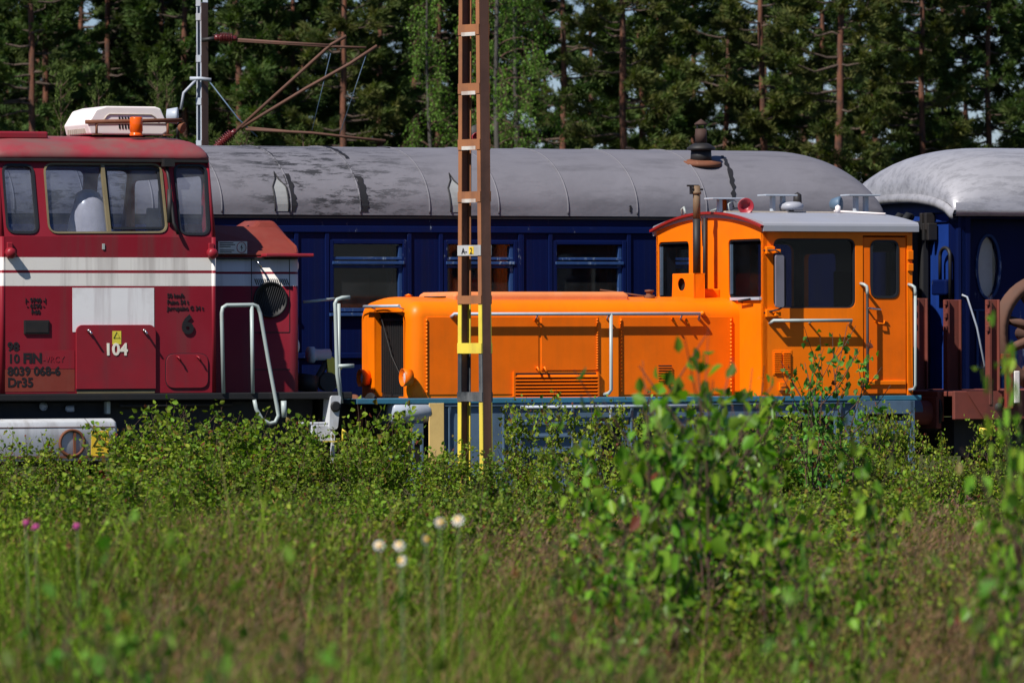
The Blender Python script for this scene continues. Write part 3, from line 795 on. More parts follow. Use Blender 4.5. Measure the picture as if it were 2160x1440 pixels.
# air conditioner
ya, yb = .75, 1.50
x = lambda u: S(u, ya)
z = lambda v: Z(230, v, ya)
b = MB()
prf = [(186, 262), (192, 284), (345, 284), (357, 276), (350, 250), (341, 228), (330, 224), (226, 224), (204, 231)]
pts = [(x(u), z(v)) for u, v in prf]
lo = [(a, ya, c) for a, c in pts]; hi = [(a, yb, c) for a, c in pts]
n = len(pts)
tri = [tuple(t) for t in tessellate_polygon([[Vector((p[0], p[1], 0)) for p in pts]])]
b.add(lo + hi, [(i, (i + 1) % n, n + (i + 1) % n, n + i) for i in range(n)]); b.add(lo, tri); b.add(hi, tri)
ac = b.build('air_conditioner', M['cream'], red, .03, 3)
b = MB()
for i in range(8):
    u = 252 + i * 6.3
    for (v0, v1) in ((246, 255), (262, 272)):
        b.add([(x(u), ya - .004, z(v1)), (x(u) + .018, ya - .004, z(v1)), (x(u) + .014, ya - .004, z(v0)), (x(u) - .004, ya - .004, z(v0))], [(0, 1, 2, 3)], 0)
b.build('vent_slots', M['letterblack'], ac)
b = MB(); b.tube([(x(219), ya - .004, z(256)), (x(226), ya - .004, z(245)), (x(232), ya - .004, z(241)), (x(320), ya - .004, z(241)), (x(328), ya - .004, z(246)), (x(335), ya - .004, z(256))], .008, 6); b.tube([(x(186), ya - .003, z(262)), (x(270), ya - .003, z(260)), (x(355), ya - .003, z(260))], .006, 6); b.build('cover_edge', M['creamdark'], ac)
b = MB(); xl_ = (x(186) + x(192)) / 2
for i in range(9): b.box(xl_ - .02, xl_ + .02, ya + .12 + i * .06, ya + .145 + i * .06, z(281), z(271))
b.build('side_louvre', M['creamdark'], ac)
yr = ya - .12
b = MB(); zz = z(259)
b.tube([(S(182, yr), yr, zz), (S(385, yr), yr, zz + .03)], .022, 10)
for u in (205, 355): b.tube([(S(u, yr), yr, zz), (S(u, yr), yr, z(286))], .014, 6); b.box(S(u, yr) - .04, S(u, yr) + .05, yr - .03, yr + .03, z(286), z(283))
b.build('lamp_bar', M['rust'], red)
b = MB(); xx = S(288, yr - .05); zb = z(288)
b.lathe([(.068, 0), (.07, .02), (.064, .022), (.062, .045), (.068, .05), (.066, .185), (.058, .195), (0, .197)], (xx, yr - .06, zb), (0, 0, 1), 22, 0)
b.build('amber_beacon', M['amber'], red)
b = MB(); xx, zz2 = S(376, yr + .1), z(243); ax = Vector((.9, -.42, 0))
b.lathe([(.0, -.12), (.07, -.11), (.085, -.02), (.088, .0), (.075, .005)], (xx, yr + .1, zz2), ax, 22, 0); b.lathe([(.076, .002), (.05, -.015), (0, -.02)], (xx, yr + .1, zz2), ax, 22, 1); b.tube([(xx, yr + .1, zz2 - .08), (xx, yr + .1, z(288))], .016, 8, 2)
b.build('roof_headlight', [M['greybar'], M['chrome'], M['blackmetal']], red)
b = MB(); xx = S(384, yr - .0); b.lathe([(.03, -.05), (.06, .0), (.05, .004)], (xx, yr - .05, z(270)), (.6, -.7, -.3), 14); b.build('horn', M['rust'], red)
# doors, plates and writing on the cab side
zc = lambda v: Z(230, v)
b = MB(); b.box(S(153), S(325), -.004, .001, zc(700), zc(607)); b.build('white_panel', M['white'], red)
pan = rq([(S(159), zc(820)), (S(327), zc(820)), (S(327), zc(685)), (S(159), zc(685))], .01)
pan = [(S(159), zc(820)), (S(327), zc(820))] + [(S(327) - .07 * (1 - math.cos(a)), zc(685) - .07 * (1 - math.sin(a))) for a in [i * math.pi / 10 for i in range(6)]] + [(S(159) + .07 * (1 - math.cos(a)), zc(685) - .07 * (1 - math.sin(a))) for a in [math.pi / 2 - i * math.pi / 10 for i in range(6)]]
b = MB(); b.plate(pan, [], near(-.028), 0, .025); hatch = b.build('access_panel', M['redpanel'], red, .006)
b = MB(); b.box(S(160), S(326), -.02, .0, zc(823.5), zc(820.5)); b.build('panel_gap', M['blackmetal'], red)
b = MB(); b.box(S(162), S(325), -.015, .0, zc(829), zc(823.6)); b.build('rusty_sill', M['gold'], red)
for u in (184, 301):
    b = MB(); xx, zz = S(u), zc(697); b.lathe([(.016, 0), (.016, .03), (0, .035)], (xx, -.028, zz), (0, -1, 0), 10, 0); b.tube([(xx, -.06, zz + .005), (xx + .015, -.10, zz - .035)], .011, 6, 0); b.build('latch', M['chrome'], hatch)
b = MB(); b.box(S(235), S(253.5), -.031, -.0285, zc(726), zc(698)); stk = b.build('sticker', M['stickeryellow2'], hatch)
b = MB(); xm = S(244); b.tube([(S(237.5), -.032, zc(713)), (S(251), -.032, zc(713)), (xm, -.032, zc(700))], .0035, 5, 0, True); b.build('warning_triangle', M['letterblack'], stk)
text("104", .168, S(242.5), zc(748.5), -.03, M['letterwhite'], hatch, bold=.03, squash=1.0, align='CENTER')
text("98", .125, S(15), zc(739), -.003, M['letterblack'], red, bold=.026)
text("10", .125, S(16), zc(764), -.003, M['letterblack'], red, bold=.026); text("FIN", .135, S(48), zc(764), -.003, M['letterblack'], red, bold=.045)
text("-VRCY", .085, S(90), zc(763), -.003, M['redplain'], red, squash=.95)
text("8039 068-6", .122, S(15), zc(790), -.003, M['letterblack'], red, bold=.026, squash=1.0)
text("Dr35", .128, S(15), zc(814), -.003, M['letterblack'], red, bold=.026)
text("50 km/h", .062, S(352), zc(627.5), -.003, M['letterblack'], red, bold=.012, squash=.92)
text("Paino 54 t", .062, S(352), zc(641), -.003, M['letterblack'], red, bold=.012, squash=.92)
text("Jarrupaino G 34 t", .062, S(352), zc(654), -.003, M['letterblack'], red, bold=.012, squash=.90)
text("|- 9740 -|", .060, S(75), zc(637), -.003, M['letterblack'], red, bold=.02, align='CENTER')
text("- 6590 -", .060, S(75), zc(649), -.003, M['letterblack'], red, bold=.02, align='CENTER')
text("R60", .060, S(75), zc(661.5), -.003, M['letterblack'], red, bold=.02, align='CENTER')
text("6", .26, S(395), zc(703), -.012, M['letterblack'], red, name='cast_numeral', bold=.035, squash=1.02, align='CENTER')
b = MB(); b.box(S(50), S(103), -.018, .001, zc(704), zc(675)); b.box(S(52), S(101), -.022, -.018, zc(701), zc(678)); b.build('builder_plate', M['blackmetal'], red, .012)
sp_ = rr(S(350), S(438), zc(819), zc(747), .09)
b = MB(); b.plate(sp_, [], near(-.014), 0, .012); hp = b.build('small_hatch', M['redpanel'], red, .006)
b = MB(); b.plate(grow(sp_, .008), [grow(sp_, -.004)], near(-.004), 0, .003); b.build('hatch_seal', M['rubber'], hp)
for u in (372, 414): b = MB(); xx, zz = S(u), zc(752); b.tube([(xx, -.014, zz), (xx + .01, -.05, zz - .01), (xx + .03, -.05, zz - .05)], .010, 6); b.build('latch', M['redpanel'], hp)
for u, v in ((14, 740), (14, 765)): pass
b = MB(); b.box(S(14), S(157), -.0035, .0005, zc(777), zc(738)); b.build('repainted_patch', M['redpanel'], red)
b = MB(); b.box(S(10), S(157), -.003, .0005, zc(825), zc(778)); b.build('sunburnt_patch', M['redorange'], red)
b = MB(); b.box(S(216), S(221), -.01, .0, zc(526), zc(514)); b.build('small_tag', M['palegreen'], red)
for u in (20, 445):                                                              # lamp brackets at the cab corners
    b = MB(); xx = S(u); b.lathe([(.05, 0), (.055, .08), (.03, .1), (0, .1)], (xx, -.0, zc(532)), (0, -1, -.2), 14); b.box(xx - .03, xx + .03, -.03, 0, zc(545), zc(512)); b.build('marker_lamp', M['redpanel'], red, .008)
b = MB()                                                                         # wiper on the cab side
pp = [(345, 338), (352, 380), (362, 470), (372, 494)]
b.tube([(qy(u, v)[0], lean(qy(u, v)[1]) - .06, qy(u, v)[1]) for u, v in pp], .018, 6); b.tube([(qy(352, 400)[0], .04, qy(352, 400)[1]), (qy(355, 470)[0], -.0, qy(355, 470)[1])], .026, 6)
b.box(qy(344, 345)[0] - .03, qy(350, 345)[0] + .05, .06, .2, qy(350, 352)[1], qy(350, 336)[1])
b.build('wiper', M['blackmetal'], red)

# engine hood to the right of the cab (narrower than the cab) and its twin on the far end
YR0 = .46
ZHB = Z(540, 828, YR0); ZG = Z(540, 541, YR0)
XE = S(636, YR0)
STH = (Z(540, 603, YR0), Z(540, 578, YR0), Z(540, 573, YR0), Z(540, 545, YR0))
M['redhood'] = redpaint('red_hood_paint', STH, base=(.20, .010, .020))
def hring(x, d, z0, z1):
    r = .10
    o = []
    ya, yb = YR0 + d, RW - YR0 - d
    return [(x, ya, z0), (x, ya, z1), (x, yb, z1), (x, yb, z0)]
b = MB(); rings = [hring(XR1 - .01, 0, ZHB, ZG), hring(XE - .12, 0, ZHB, ZG)]
for i in range(1, 7):
    a = math.pi / 2 * i / 6; rings.append(hring(XE - .12 + .12 * math.sin(a), .12 * (1 - math.cos(a)), ZHB, ZG))
b.loft(rings); b.add(rings[-1], [(0, 1, 2, 3)])
hd = b.build('engine_hood', M['redhood'], red)
# sloping hood roof with a hump
zr = Z(500, 473, 1.1)
b = MB()
ye, yr1, yr2 = YR0 - .03, .92, RW - .92
b.add([(XR1, ye, ZG), (XR1, yr1, zr), (XR1, yr2, zr), (XR1, RW - ye, ZG),
       (XE - .02, ye, ZG), (S(592, yr1), yr1, zr - .04), (S(592, yr1), yr2, zr - .04), (XE - .02, RW - ye, ZG), (XE + .03, ye + .2, ZG), (XE + .03, RW - ye - .2, ZG), (XE - .02, ye + .12, ZG + .14), (XE - .02, RW - ye - .12, ZG + .14)],
      [(0, 4, 10, 5, 1), (1, 5, 6, 2), (3, 2, 6, 11, 7), (4, 8, 10), (7, 11, 9), (8, 9, 11, 6, 5, 10), (0, 1, 2, 3), (0, 3, 7, 9, 8, 4)])
b.build('hood_roof', M['redorange'], hd, .05, 3)
b = MB(); yh = 1.15
xa, xb2, xc, xd = S(520, yh), S(545, yh), S(580, yh), S(600, yh)
zt = Z(560, 465, yh)
b.add([(xa, yh - .1, zr - .05), (xb2, yh, zt), (xc, yh, zt), (xd, yh - .1, zr - .12), (xa, RW - yh + .1, zr - .05), (xb2, RW - yh, zt), (xc, RW - yh, zt), (xd, RW - yh + .1, zr - .12)], [(0, 1, 2, 3), (4, 5, 6, 7), (0, 1, 5, 4), (1, 2, 6, 5), (2, 3, 7, 6)])
b.build('hood_hump', M['redorange'], hd, .04, 3)
b = MB(); b.box(S(560, YR0 - .12), XE + .09, YR0 - .14, YR0 + .25, ZG - .005, ZG + .03); b.build('hood_visor', M['redlamp'], hd, .01)
b = MB(); b.box(XR1, XE - .05, YR0 - .035, YR0, ZG - .028, ZG - .008); b.build('hood_gutter', M['blackmetal'], hd)
# sign on the hood flank
zz = lambda v: Z(490, v, YR0 - .04)
ys = YR0 - .06
b = MB(); b.box(S(461, ys), S(522, ys), ys, ys + .06, zz(535), zz(509)); sg = b.build('notice_sign', M['stickerwhite'], hd)
b = MB(); xm, zm = S(510, ys), zz(522)
b.tube([(xm + .05 * math.cos(2 * math.pi * i / 20), ys - .001, zm + .055 * math.sin(2 * math.pi * i / 20)) for i in range(20)], .004, 5, 0, True); b.build('sign_ring', M['redlamp'], sg)
b = MB(); b.add([(xm + .008, ys - .003, zm + .04), (xm - .014, ys - .003, zm - .002), (xm, ys - .003, zm - .002), (xm - .006, ys - .003, zm - .042), (xm + .014, ys - .003, zm + .004), (xm + .002, ys - .003, zm + .004)], [(0, 1, 2), (2, 3, 4), (0, 2, 4, 5)]); b.build('lightning_symbol', M['letterblack'], sg)
b = MB()
for i, wd in enumerate((.15, .17, .12, 0, .16, .13)):
    if wd: b.box(S(464, ys), S(464, ys) + wd, ys - .002, ys, zz(512 + i * 3.9) - .006, zz(512 + i * 3.9) + .002)
b.build('sign_lines', M['letterblack'], sg)
# round intake, slits, door lines
b = MB(); xm, zm = S(570, YR0), Z(570, 632, YR0)
b.lathe([(.0, -.001), (.165, -.001), (.17, -.02), (.185, -.02), (.185, .004)], (xm, YR0 - .002, zm), (0, 1, 0), 32, 0)
for i in range(13):
    dx = -.15 + .025 * i; h = math.sqrt(max(0, .16 ** 2 - dx * dx))
    b.tube([(xm + dx - h * .3, YR0 - .008, zm - h * .9), (xm + dx + h * .3, YR0 - .008, zm + h * .9)], .003, 4, 1)
b.build('round_intake', [M['blackmetal'], M['dark']], hd)
b = MB()
for i in range(17):
    xx = S(537 + i * 4.2, YR0); za, zb = Z(560, 601, YR0), Z(560, 588, YR0)
    b.add([(xx + .02, YR0 - .003, za), (xx + .032, YR0 - .003, za), (xx + .008, YR0 - .003, zb), (xx - .004, YR0 - .003, zb)], [(0, 1, 2, 3)])
b.build('intake_slits', M['letterblack'], hd)
b = MB()
for u in (531, 611): b.box(S(u, YR0) - .004, S(u, YR0) + .004, YR0 - .002, YR0, Z(u, 826 if u < 600 else 700, YR0), ZG - .03)
b.box(S(531, YR0), S(611, YR0), YR0 - .002, YR0, Z(570, 702, YR0), Z(570, 700, YR0)); b.box(S(531, YR0), S(611, YR0), YR0 - .002, YR0, Z(570, 780, YR0), Z(570, 778, YR0))
b.build('hood_door_joint', M['letterblack'], hd)
b = MB(); xx, zz3 = q(541, 553, YR0); b.tube([(xx, YR0, zz3), (xx, YR0 - .05, zz3), (xx + .035, YR0 - .05, zz3 - .06)], .011, 6); b.build('hood_latch', M['chrome'], hd)
b = MB(); xx, zz3 = q(550, 703, YR0); b.tube([(xx, YR0, zz3), (xx, YR0 - .05, zz3), (xx + .02, YR0 - .05, zz3 - .06)], .011, 6); b.build('hood_latch', M['blackmetal'], hd)
b = MB(); b.lathe([(.07, 0), (.07, .05), (.055, .05), (0, .04)], (XE, YR0 + .25, Z(640, 730, YR0)), (1, 0, 0), 16); b.lathe([(.06, 0), (.05, .03), (0, .035)], (XE, YR0 + .2, Z(635, 560, YR0)), (1, 0, 0), 16); b.build('end_lamp', M['cream'], hd)
# the other hood, beyond the left edge of the picture
b = MB(); xl = XR0 - 2.2
rings = [hring(XR0 + .01, 0, ZHB, ZG), hring(xl + .12, 0, ZHB, ZG)]
for i in range(1, 7):
    a = math.pi / 2 * i / 6; rings.append(hring(xl + .12 - .12 * math.sin(a), .12 * (1 - math.cos(a)), ZHB, ZG))
b.loft(rings); b.add(rings[-1], [(0, 1, 2, 3)]); b.box(xl, XR0, YR0 - .02, RW - YR0 + .02, ZG, ZG + .12)
b.build('rear_hood', M['redhood'], red, .02)

# deck, rails, underframe
XD = S(742)
b = MB(); b.box(xl - .4, XD, -.02, RW + .02, ZPR - .075, ZPR - .004); b.build('deck', M['blackmetal'], red, .01)
b = MB(); b.box(xl - .2, XD - .3, .35, RW - .35, .55, ZPR - .08); b.box(xl, S(600), .25, .30, .62, ZPR - .1); b.build('underframe', M['dark'], red)
def wrail(pts, r=.022, name='handrail', y=-.03, mat=None):
    b = MB(); pp = [(S(p[0], y), y + (p[2] if len(p) > 2 else 0), Z(p[0], p[1], y)) for p in pts]
    b.tube(pp, r, 8); return b.build(name, mat or M['palegreen'], red)
wrail([(471, 830), (468, 660), (470, 649), (478, 644), (534, 643), (543, 646), (549, 660), (566, 760), (584, 858), (587, 876), (580, 890), (568, 893), (552, 884), (540, 862), (536, 843)], .021)
wrail([(531, 645), (533, 830)], .02)
wrail([(720, 850), (711, 790), (708, 660), (707, 640), (711, 632), (722, 628), (738, 627)], .021, y=-.02)
wrail([(715, 640), (715, 790), (720, 850)], .018, y=.1)
wrail([(640, 637), (706, 630)], .014, y=.9)
wrail([(713, 772), (746, 771)], .02)
wrail([(598, 845), (599, 880)], .03, 'step_post')
# machinery at the front end of the deck
b = MB(); ym = 1.0
xx, z0 = q(650, 748, ym); b.lathe([(.0, 0), (.085, .0), (.085, .06), (.06, .065), (.06, .24), (0, .245)], (xx, ym, z0), (1, 0, .0), 18, 0)
b.tube([(S(690, ym), ym, Z(690, 760, ym)), (S(668, ym), ym, Z(668, 800, ym)), (S(655, ym), ym, ZPR)], .035, 8, 1)
b.tube([(S(645, ym), ym, ZPR), (S(650, ym), ym, Z(650, 790, ym))], .12, 10, 1); b.lathe([(.1, -.05), (.1, .05)], (S(690, ym), ym, Z(690, 805, ym)), (0, 1, 0), 16, 1)
b.build('brake_gear', [M['greybar'], M['blackmetal']], red)
b = MB(); b.add([(S(686, ym), ym - .04, Z(686, 752, ym)), (S(698, ym), ym - .04, Z(698, 752, ym)), (S(722, ym), ym - .04, Z(722, 772, ym)), (S(716, ym), ym - .04, Z(716, 780, ym)), (S(704, ym), ym - .04, Z(704, 772, ym)), (S(710, ym), ym - .04, ZPR + .03), (S(696, ym), ym - .04, ZPR + .03), (S(690, ym), ym - .04, Z(690, 790, ym))], [(0, 1, 4, 7), (1, 2, 3, 4), (7, 4, 5, 6)])
b.build('yellow_lever', M['yellow'], red).modifiers.new('thick', 'SOLIDIFY').thickness = .04
# buffer beam, buffers, coupling corner
b = MB(); b.plate(rq([(S(690), Z(700, 905)), (S(708), Z(700, 905)), (S(716), Z(700, 834)), (S(694), Z(700, 834))], .03), [], near(-.05), 0, .2); b.box(S(696), S(703), -.04, .0, .55, Z(700, 905)); b.build('beam_corner', M['tank'], red, .01)
b = MB(); b.lathe([(.035, 0), (.055, .0), (.055, .02), (.035, .02)], (S(703), -.05, Z(703, 857)), (0, -1, 0), 18); b.build('lifting_eye', M['blackmetal'], red)
b = MB(); b.box(S(700), S(712), .05, RW - .05, .75, ZPR - .08); b.build('buffer_beam', M['blackmetal'], red, .01)
b = MB(); xx = S(712, .1); zb = Z(735, 877, .2)
b.lathe([(.17, 0), (.17, .05), (.155, .06), (.145, .24), (.10, .25), (.10, .30)], (xx, .45, zb), (1, 0, 0), 22, 0); b.lathe([(.1, .30), (.22, .305), (.22, .335), (.1, .35), (0, .355)], (xx, .45, zb), (1, 0, 0), 24, 1)
b.build('buffer', [M['blackmetal'], M['rust']], red)
b = MB(); b.lathe([(.17, 0), (.17, .05), (.155, .06), (.145, .24), (.10, .25), (.10, .30), (.22, .305), (.22, .335), (.1, .35), (0, .355)], (xx, RW - .45, zb), (1, 0, 0), 22, 0); b.build('buffer', M['blackmetal'], red)
b = MB(); b.tube([(S(716), -.08, .55), (S(717), -.08, Z(717, 915)), (S(714), -.1, Z(714, 906)), (S(724), -.1, Z(724, 914))], .014, 6, 0); b.box(S(676), S(722), -.1, -.06, Z(700, 932), Z(700, 929), 0); b.build('coupling_lever', M['yellow'], red)
b = MB(); b.box(S(655), S(700), -.03, .05, .78, .95, 0); b.box(S(630), S(690), -.02, .1, .95, .98, 0); b.build('step_bracket', M['tank'], red, .01)
# fuel tank
xt = S(248, -.05)
b = MB()
z1, z0 = Z(120, 883, -.05), Z(120, 972, -.05)
prof = [(-.05, z0), (-.06, z0 + .25), (-.06, z1 - .1), (-.03, z1 - .03), (.05, z1), (.8, z1), (.8, z0)]
rings = [[(xl + .6, y, z) for y, z in prof], [(xt - .04, y, z) for y, z in prof], [(xt, y + .03, z - .01) for y, z in prof]]
b.loft(rings, closed=True); b.add(rings[-1], [tuple(range(len(prof)))]); b.add(rings[0], [tuple(range(len(prof)))])
tk = b.build('fuel_tank', M['tank'], red, .01)
b = MB(); xm, zm = q(152, 934, -.07); b.tube([(xm + .13 * math.cos(2 * math.pi * i / 24), -.075 - .0, zm + .13 * math.sin(2 * math.pi * i / 24)) for i in range(24)], .016, 6, 0, True); b.box(xm + .015, xm + .04, -.08, -.06, zm - .12, zm + .12)
b.build('tank_cap', M['rust'], tk)
b = MB(); b.box(xl + .6, xt - .02, -.075, -.05, z0 + .03, z0 + .05); b.box(xt - 1.3, xt - .03, -.064, -.05, Z(120, 900, -.05) - .006, Z(120, 900, -.05)); b.build('tank_seam', M['rust'], tk)
ys = -.064
b = MB(); b.box(S(192.5, ys), S(228.5, ys), ys, ys + .01, Z(210, 965, ys), Z(210, 908, ys)); st = b.build('flammable_sticker', M['stickeryellow'], tk)
b = MB(); xm = S(210.5, ys); zt, zb = Z(210, 913, ys), Z(210, 940, ys); hw = .075
b.tube([(xm - hw, ys - .002, zb), (xm + hw, ys - .002, zb), (xm, ys - .002, zt)], .0055, 5, 0, True)
b.add([(xm - .02, ys - .003, zb + .02), (xm + .02, ys - .003, zb + .02), (xm + .026, ys - .003, zb + .05), (xm + .008, ys - .003, zb + .06), (xm, ys - .003, zb + .09), (xm - .012, ys - .003, zb + .06), (xm - .026, ys - .003, zb + .045)], [(0, 1, 2, 3, 4, 5, 6)])
b.build('fire_symbol', M['letterblack'], st)
for i, wd in enumerate((.085, .11, .06)):
    pass
b = MB()
for i, wd in enumerate((.07, .10, .05)): b.box(xm - wd / 2, xm + wd / 2, ys - .002, ys, Z(210, 947 + i * 6.5, ys) - .010, Z(210, 947 + i * 6.5, ys))
b.build('sticker_lines', M['letterblack'], st)
b = MB(); b.lathe([(.04, 0), (.045, .02), (0, .05)], (S(105), .22, Z(105, 857)), (0, -1, 0), 14); b.build('pipe_knob', M['greybar'], red)
b = MB(); b.lathe([(.02, 0), (.035, .02), (.035, .09), (0, .09)], (S(152), .22, Z(155, 862)), (1, -.3, 0), 14); b.build('pipe_fitting', M['greybar'], red)
b = MB(); b.box(S(232), S(240), .1, .2, Z(236, 873), Z(236, 846)); b.build('tank_bracket', M['palegreen'], red, .01)
b = MB(); b.tube([(S(262), .15, Z(300, 855)), (S(500), .15, Z(400, 853))], .02, 8); b.build('air_pipe', M['dark'], red)
for s_ in (S(330, .4), S(560, .4), XR0 - 1.2): wheelset(red, s_, RW / 2, .46, M['dark'])

# ------------------------------------------------------------------ lattice masts
def mast(name, label, base, face_w, depth, ztop, yaw, taper, battens, mats, bands=None, group=None, webmi=0, fl=.05):
    # two channel posts joined by flat battens; stands at base, front turned by yaw
    o = bpy.data.objects.new(name, None); col.objects.link(o); o.location = base; o.rotation_euler = (0, 0, yaw); tag(o, label, 'mast', group); BASE[o.name] = (0, 0, 0)
    th = min(.010, fl * .3)
    def half(z): return (face_w + taper * (ztop - z)) / 2
    for sgn in (-1, 1):
        b = MB()
        segs = bands or [(0, ztop, 0)]
        for (z0, z1, mi) in segs:
            x0, x1 = half(z0) * sgn, half(z1) * sgn
            def quadbar(xa0, xb0, xa1, xb1, y0, y1):
                vs = [(xa0, y0, z0), (xb0, y0, z0), (xb0, y1, z0), (xa0, y1, z0), (xa1, y0, z1), (xb1, y0, z1), (xb1, y1, z1), (xa1, y1, z1)]
                b.add(vs, [(0, 1, 5, 4), (1, 2, 6, 5), (2, 3, 7, 6), (3, 0, 4, 7), (0, 3, 2, 1), (4, 5, 6, 7)], mi)
            quadbar(x0, x0 - fl * sgn, x1, x1 - fl * sgn, -depth / 2, -depth / 2 + th)            # flanges
            quadbar(x0, x0 - fl * sgn, x1, x1 - fl * sgn, depth / 2 - th, depth / 2)
        mi = webmi
        z0, z1 = 0, ztop
        x0, x1 = half(z0) * sgn, half(z1) * sgn
        quadbar(x0, x0 - th * sgn, x1, x1 - th * sgn, -depth / 2 + th, depth / 2 - th)            # web
        b.build('post', mats, o, weld=False)
    for (z, h, mi) in battens:
        b = MB(); x = half(z)
        b.box(-x + .0, x - .0, -depth / 2 - .008, -depth / 2 - .001, z - h / 2, z + h / 2, mi)
        b.box(-x + .0, x - .0, depth / 2 + .001, depth / 2 + .008, z - h / 2, z + h / 2, mi)
        b.build('batten', mats, o)
    return o
YM = 61.0
sm = F / YM
M['mastrust'] = paint('mast_rust', (.32, .125, .05), .8, .35, (.10, .05, .035), .6, .5, chip=(.42, .30, .20), chipamt=.05)
M['mastweb'] = paint('mast_web_brown', (.26, .12, .08), .8, .35, (.06, .04, .03), .5, .5)
M['mastwhite'] = paint('rust_stained_white', (.55, .52, .48), .7, .3, (.22, .09, .04), .8, .6)
M['mastblack'] = paint('mast_black', (.03, .035, .04), .7, .4, (.3, .3, .3), .4, .3)
bx = (997 - 1080) * YM / F
zz = lambda v: ZC - (v - 720) / sm
M['plate'] = paint('number_plate_white', (.42, .42, .42), .5)
mats = [M['mastrust'], M['yellow'], M['mastblack'], M['mastwhite'], M['plate'], M['mastweb']]
bands = [(0, zz(848), 1), (zz(848), zz(745), 2), (zz(745), zz(642), 1), (zz(642), zz(0) + 2.4, 0)]
bat = [(zz(836), .09, 2), (zz(734), .10, 1), (zz(632), .08, 0), (zz(528), .10, 4)]
for v in (415, 305, 187, 63, -55, -170): bat.append((zz(v), .10, 0))
m1 = mast('lattice_mast', 'rusty lattice mast with yellow and black painted foot in front of the orange locomotive', (bx + .02, YM, 0), .255, .125, zz(0) + 2.4, R(-48), .0165, bat, mats, bands, webmi=5)
for v in (424, 313, 197, 73):
    b = MB(); x = .125; b.box(-x * .8, x * .8, -.125 / 2 - .011, -.125 / 2 - .0085, zz(v) - .015, zz(v) + .02); b.build('peeling_paint', M['mastwhite'], m1)
tb = MB(); tb.box(.0, .07, -.125 / 2 - .0115, -.125 / 2 - .0085, zz(536), zz(520)); tb.build('number_patch', M['stickeryellow'], m1)
def mtext(body, x, z, size, m):
    cu = bpy.data.curves.new("t", 'FONT'); cu.body = body; cu.size = size; cu.extrude = .001; cu.offset = .01 * size; cu.align_x = 'CENTER'
    tmp = bpy.data.objects.new("t", cu); col.objects.link(tmp)
    me = bpy.data.meshes.new_from_object(tmp.evaluated_get(bpy.context.evaluated_depsgraph_get())); bpy.data.objects.remove(tmp)
    for v in me.vertices: v.co = (x + v.co.x, -.125 / 2 - .013 - v.co.z, z + v.co.y)
    me.materials.clear(); me.materials.append(M['letterblack']); me.name = 'lettering'
    return link('lettering', me, m)
mtext("A-", -.065, zz(535), .08, m1); mtext("2", .035, zz(535), .08, m1)
# second mast behind the grey roofed coach, with its cantilever
YM2 = 82.0
sm2 = F / YM2
zz2 = lambda v: ZC - (v - 720) / sm2
xx2 = lambda u: (u - 1080) / sm2
M['mastgrey'] = paint('mast_galvanised', (.36, .40, .46), .6, .2, (.25, .15, .1), .4, .4)
M['mastbrown'] = paint('mast_brown', (.13, .075, .058), .8, .3)
bat = [(zz2(v), .09, 0) for v in (4, 34, 122, 212, 302, 392, 482, 572, 662, 752)]
m2 = mast('catenary_mast', 'pale lattice mast with rusty cantilever arms behind the red cab', (xx2(428), YM2, 0), .098, .107, zz2(0) - .02, R(-48), .004, bat, [M['mastgrey'], M['mastbrown']], fl=.024)
inv = Matrix.Rotation(R(48), 4, 'Z') @ Matrix.Translation((-xx2(428), -YM2, 0))
def P2(u, v, dy=0): return tuple(inv @ Vector((xx2(u), YM2 - .12 + dy, zz2(v))))
b = MB(); b.box(.052, .06, -.053, .053, 0, zz2(0) - .03); b.build('brown_web', M['mastbrown'], m2)
M['insul'] = paint('insulator_brown', (.10, .015, .015), .2, .2, damt=.1)
def arm(name, pts, r, mat): b = MB(); b.tube([P2(*p) for p in pts], r, 8); return b.build(name, mat, m2)
def insulator(u0, v0, u1, v1):
    a, c = Vector(P2(u0, v0)), Vector(P2(u1, v1)); L_ = (c - a).length
    pr = [(.03, 0), (.045, .02), (.045, .06)]
    k = 8
    for i in range(k):
        d = .07 + (L_ - .13) * i / k; s_ = (L_ - .13) / k
        pr += [(.035, d), (.075, d + s_ * .35), (.075, d + s_ * .5), (.035, d + s_ * .95)]
    pr += [(.04, L_ - .05), (.03, L_)]
    b = MB(); b.lathe(pr, a, c - a, 14); b.build('insulator', M['insul'], m2)
M['armrust'] = paint('arm_rust', (.11, .05, .032), .8, .3)
arm('stay_bracket', [(428, 84), (462, 80)], .028, M['blackmetal']); insulator(455, 79, 503, 81)
arm('stay_tube', [(503, 83), (600, 90), (700, 96)], .020, M['armrust']); arm('stay_tube', [(503, 86), (690, 98), (775, 101)], .016, M['armrust'])
arm('cantilever_tube', [(497, 278), (700, 95), (733, 76)], .022, M['armrust']); arm('cantilever_tube', [(512, 268), (650, 185), (740, 135), (798, 97)], .022, M['armrust'])
insulator(453, 314, 500, 274)
arm('foot_bracket', [(430, 330), (456, 312)], .035, M['blackmetal'])
arm('register_arm', [(520, 272), (660, 280), (815, 298)], .018, M['armrust']); arm('register_arm', [(525, 268), (620, 277), (815, 296)], .012, M['armrust'])
arm('dropper', [(700, 112), (660, 275)], .004, M['frameblue']); arm('dropper', [(776, 112), (718, 284)], .004, M['frameblue'])
arm('wire_clamp', [(403, 165), (425, 165), (448, 168)], .025, M['mastgrey']); arm('feeder_wire', [(416, 168), (390, 195), (384, 230)], .018, M['mastgrey']); arm('feeder_wire', [(445, 172), (505, 250), (545, 288)], .008, M['frameblue'])
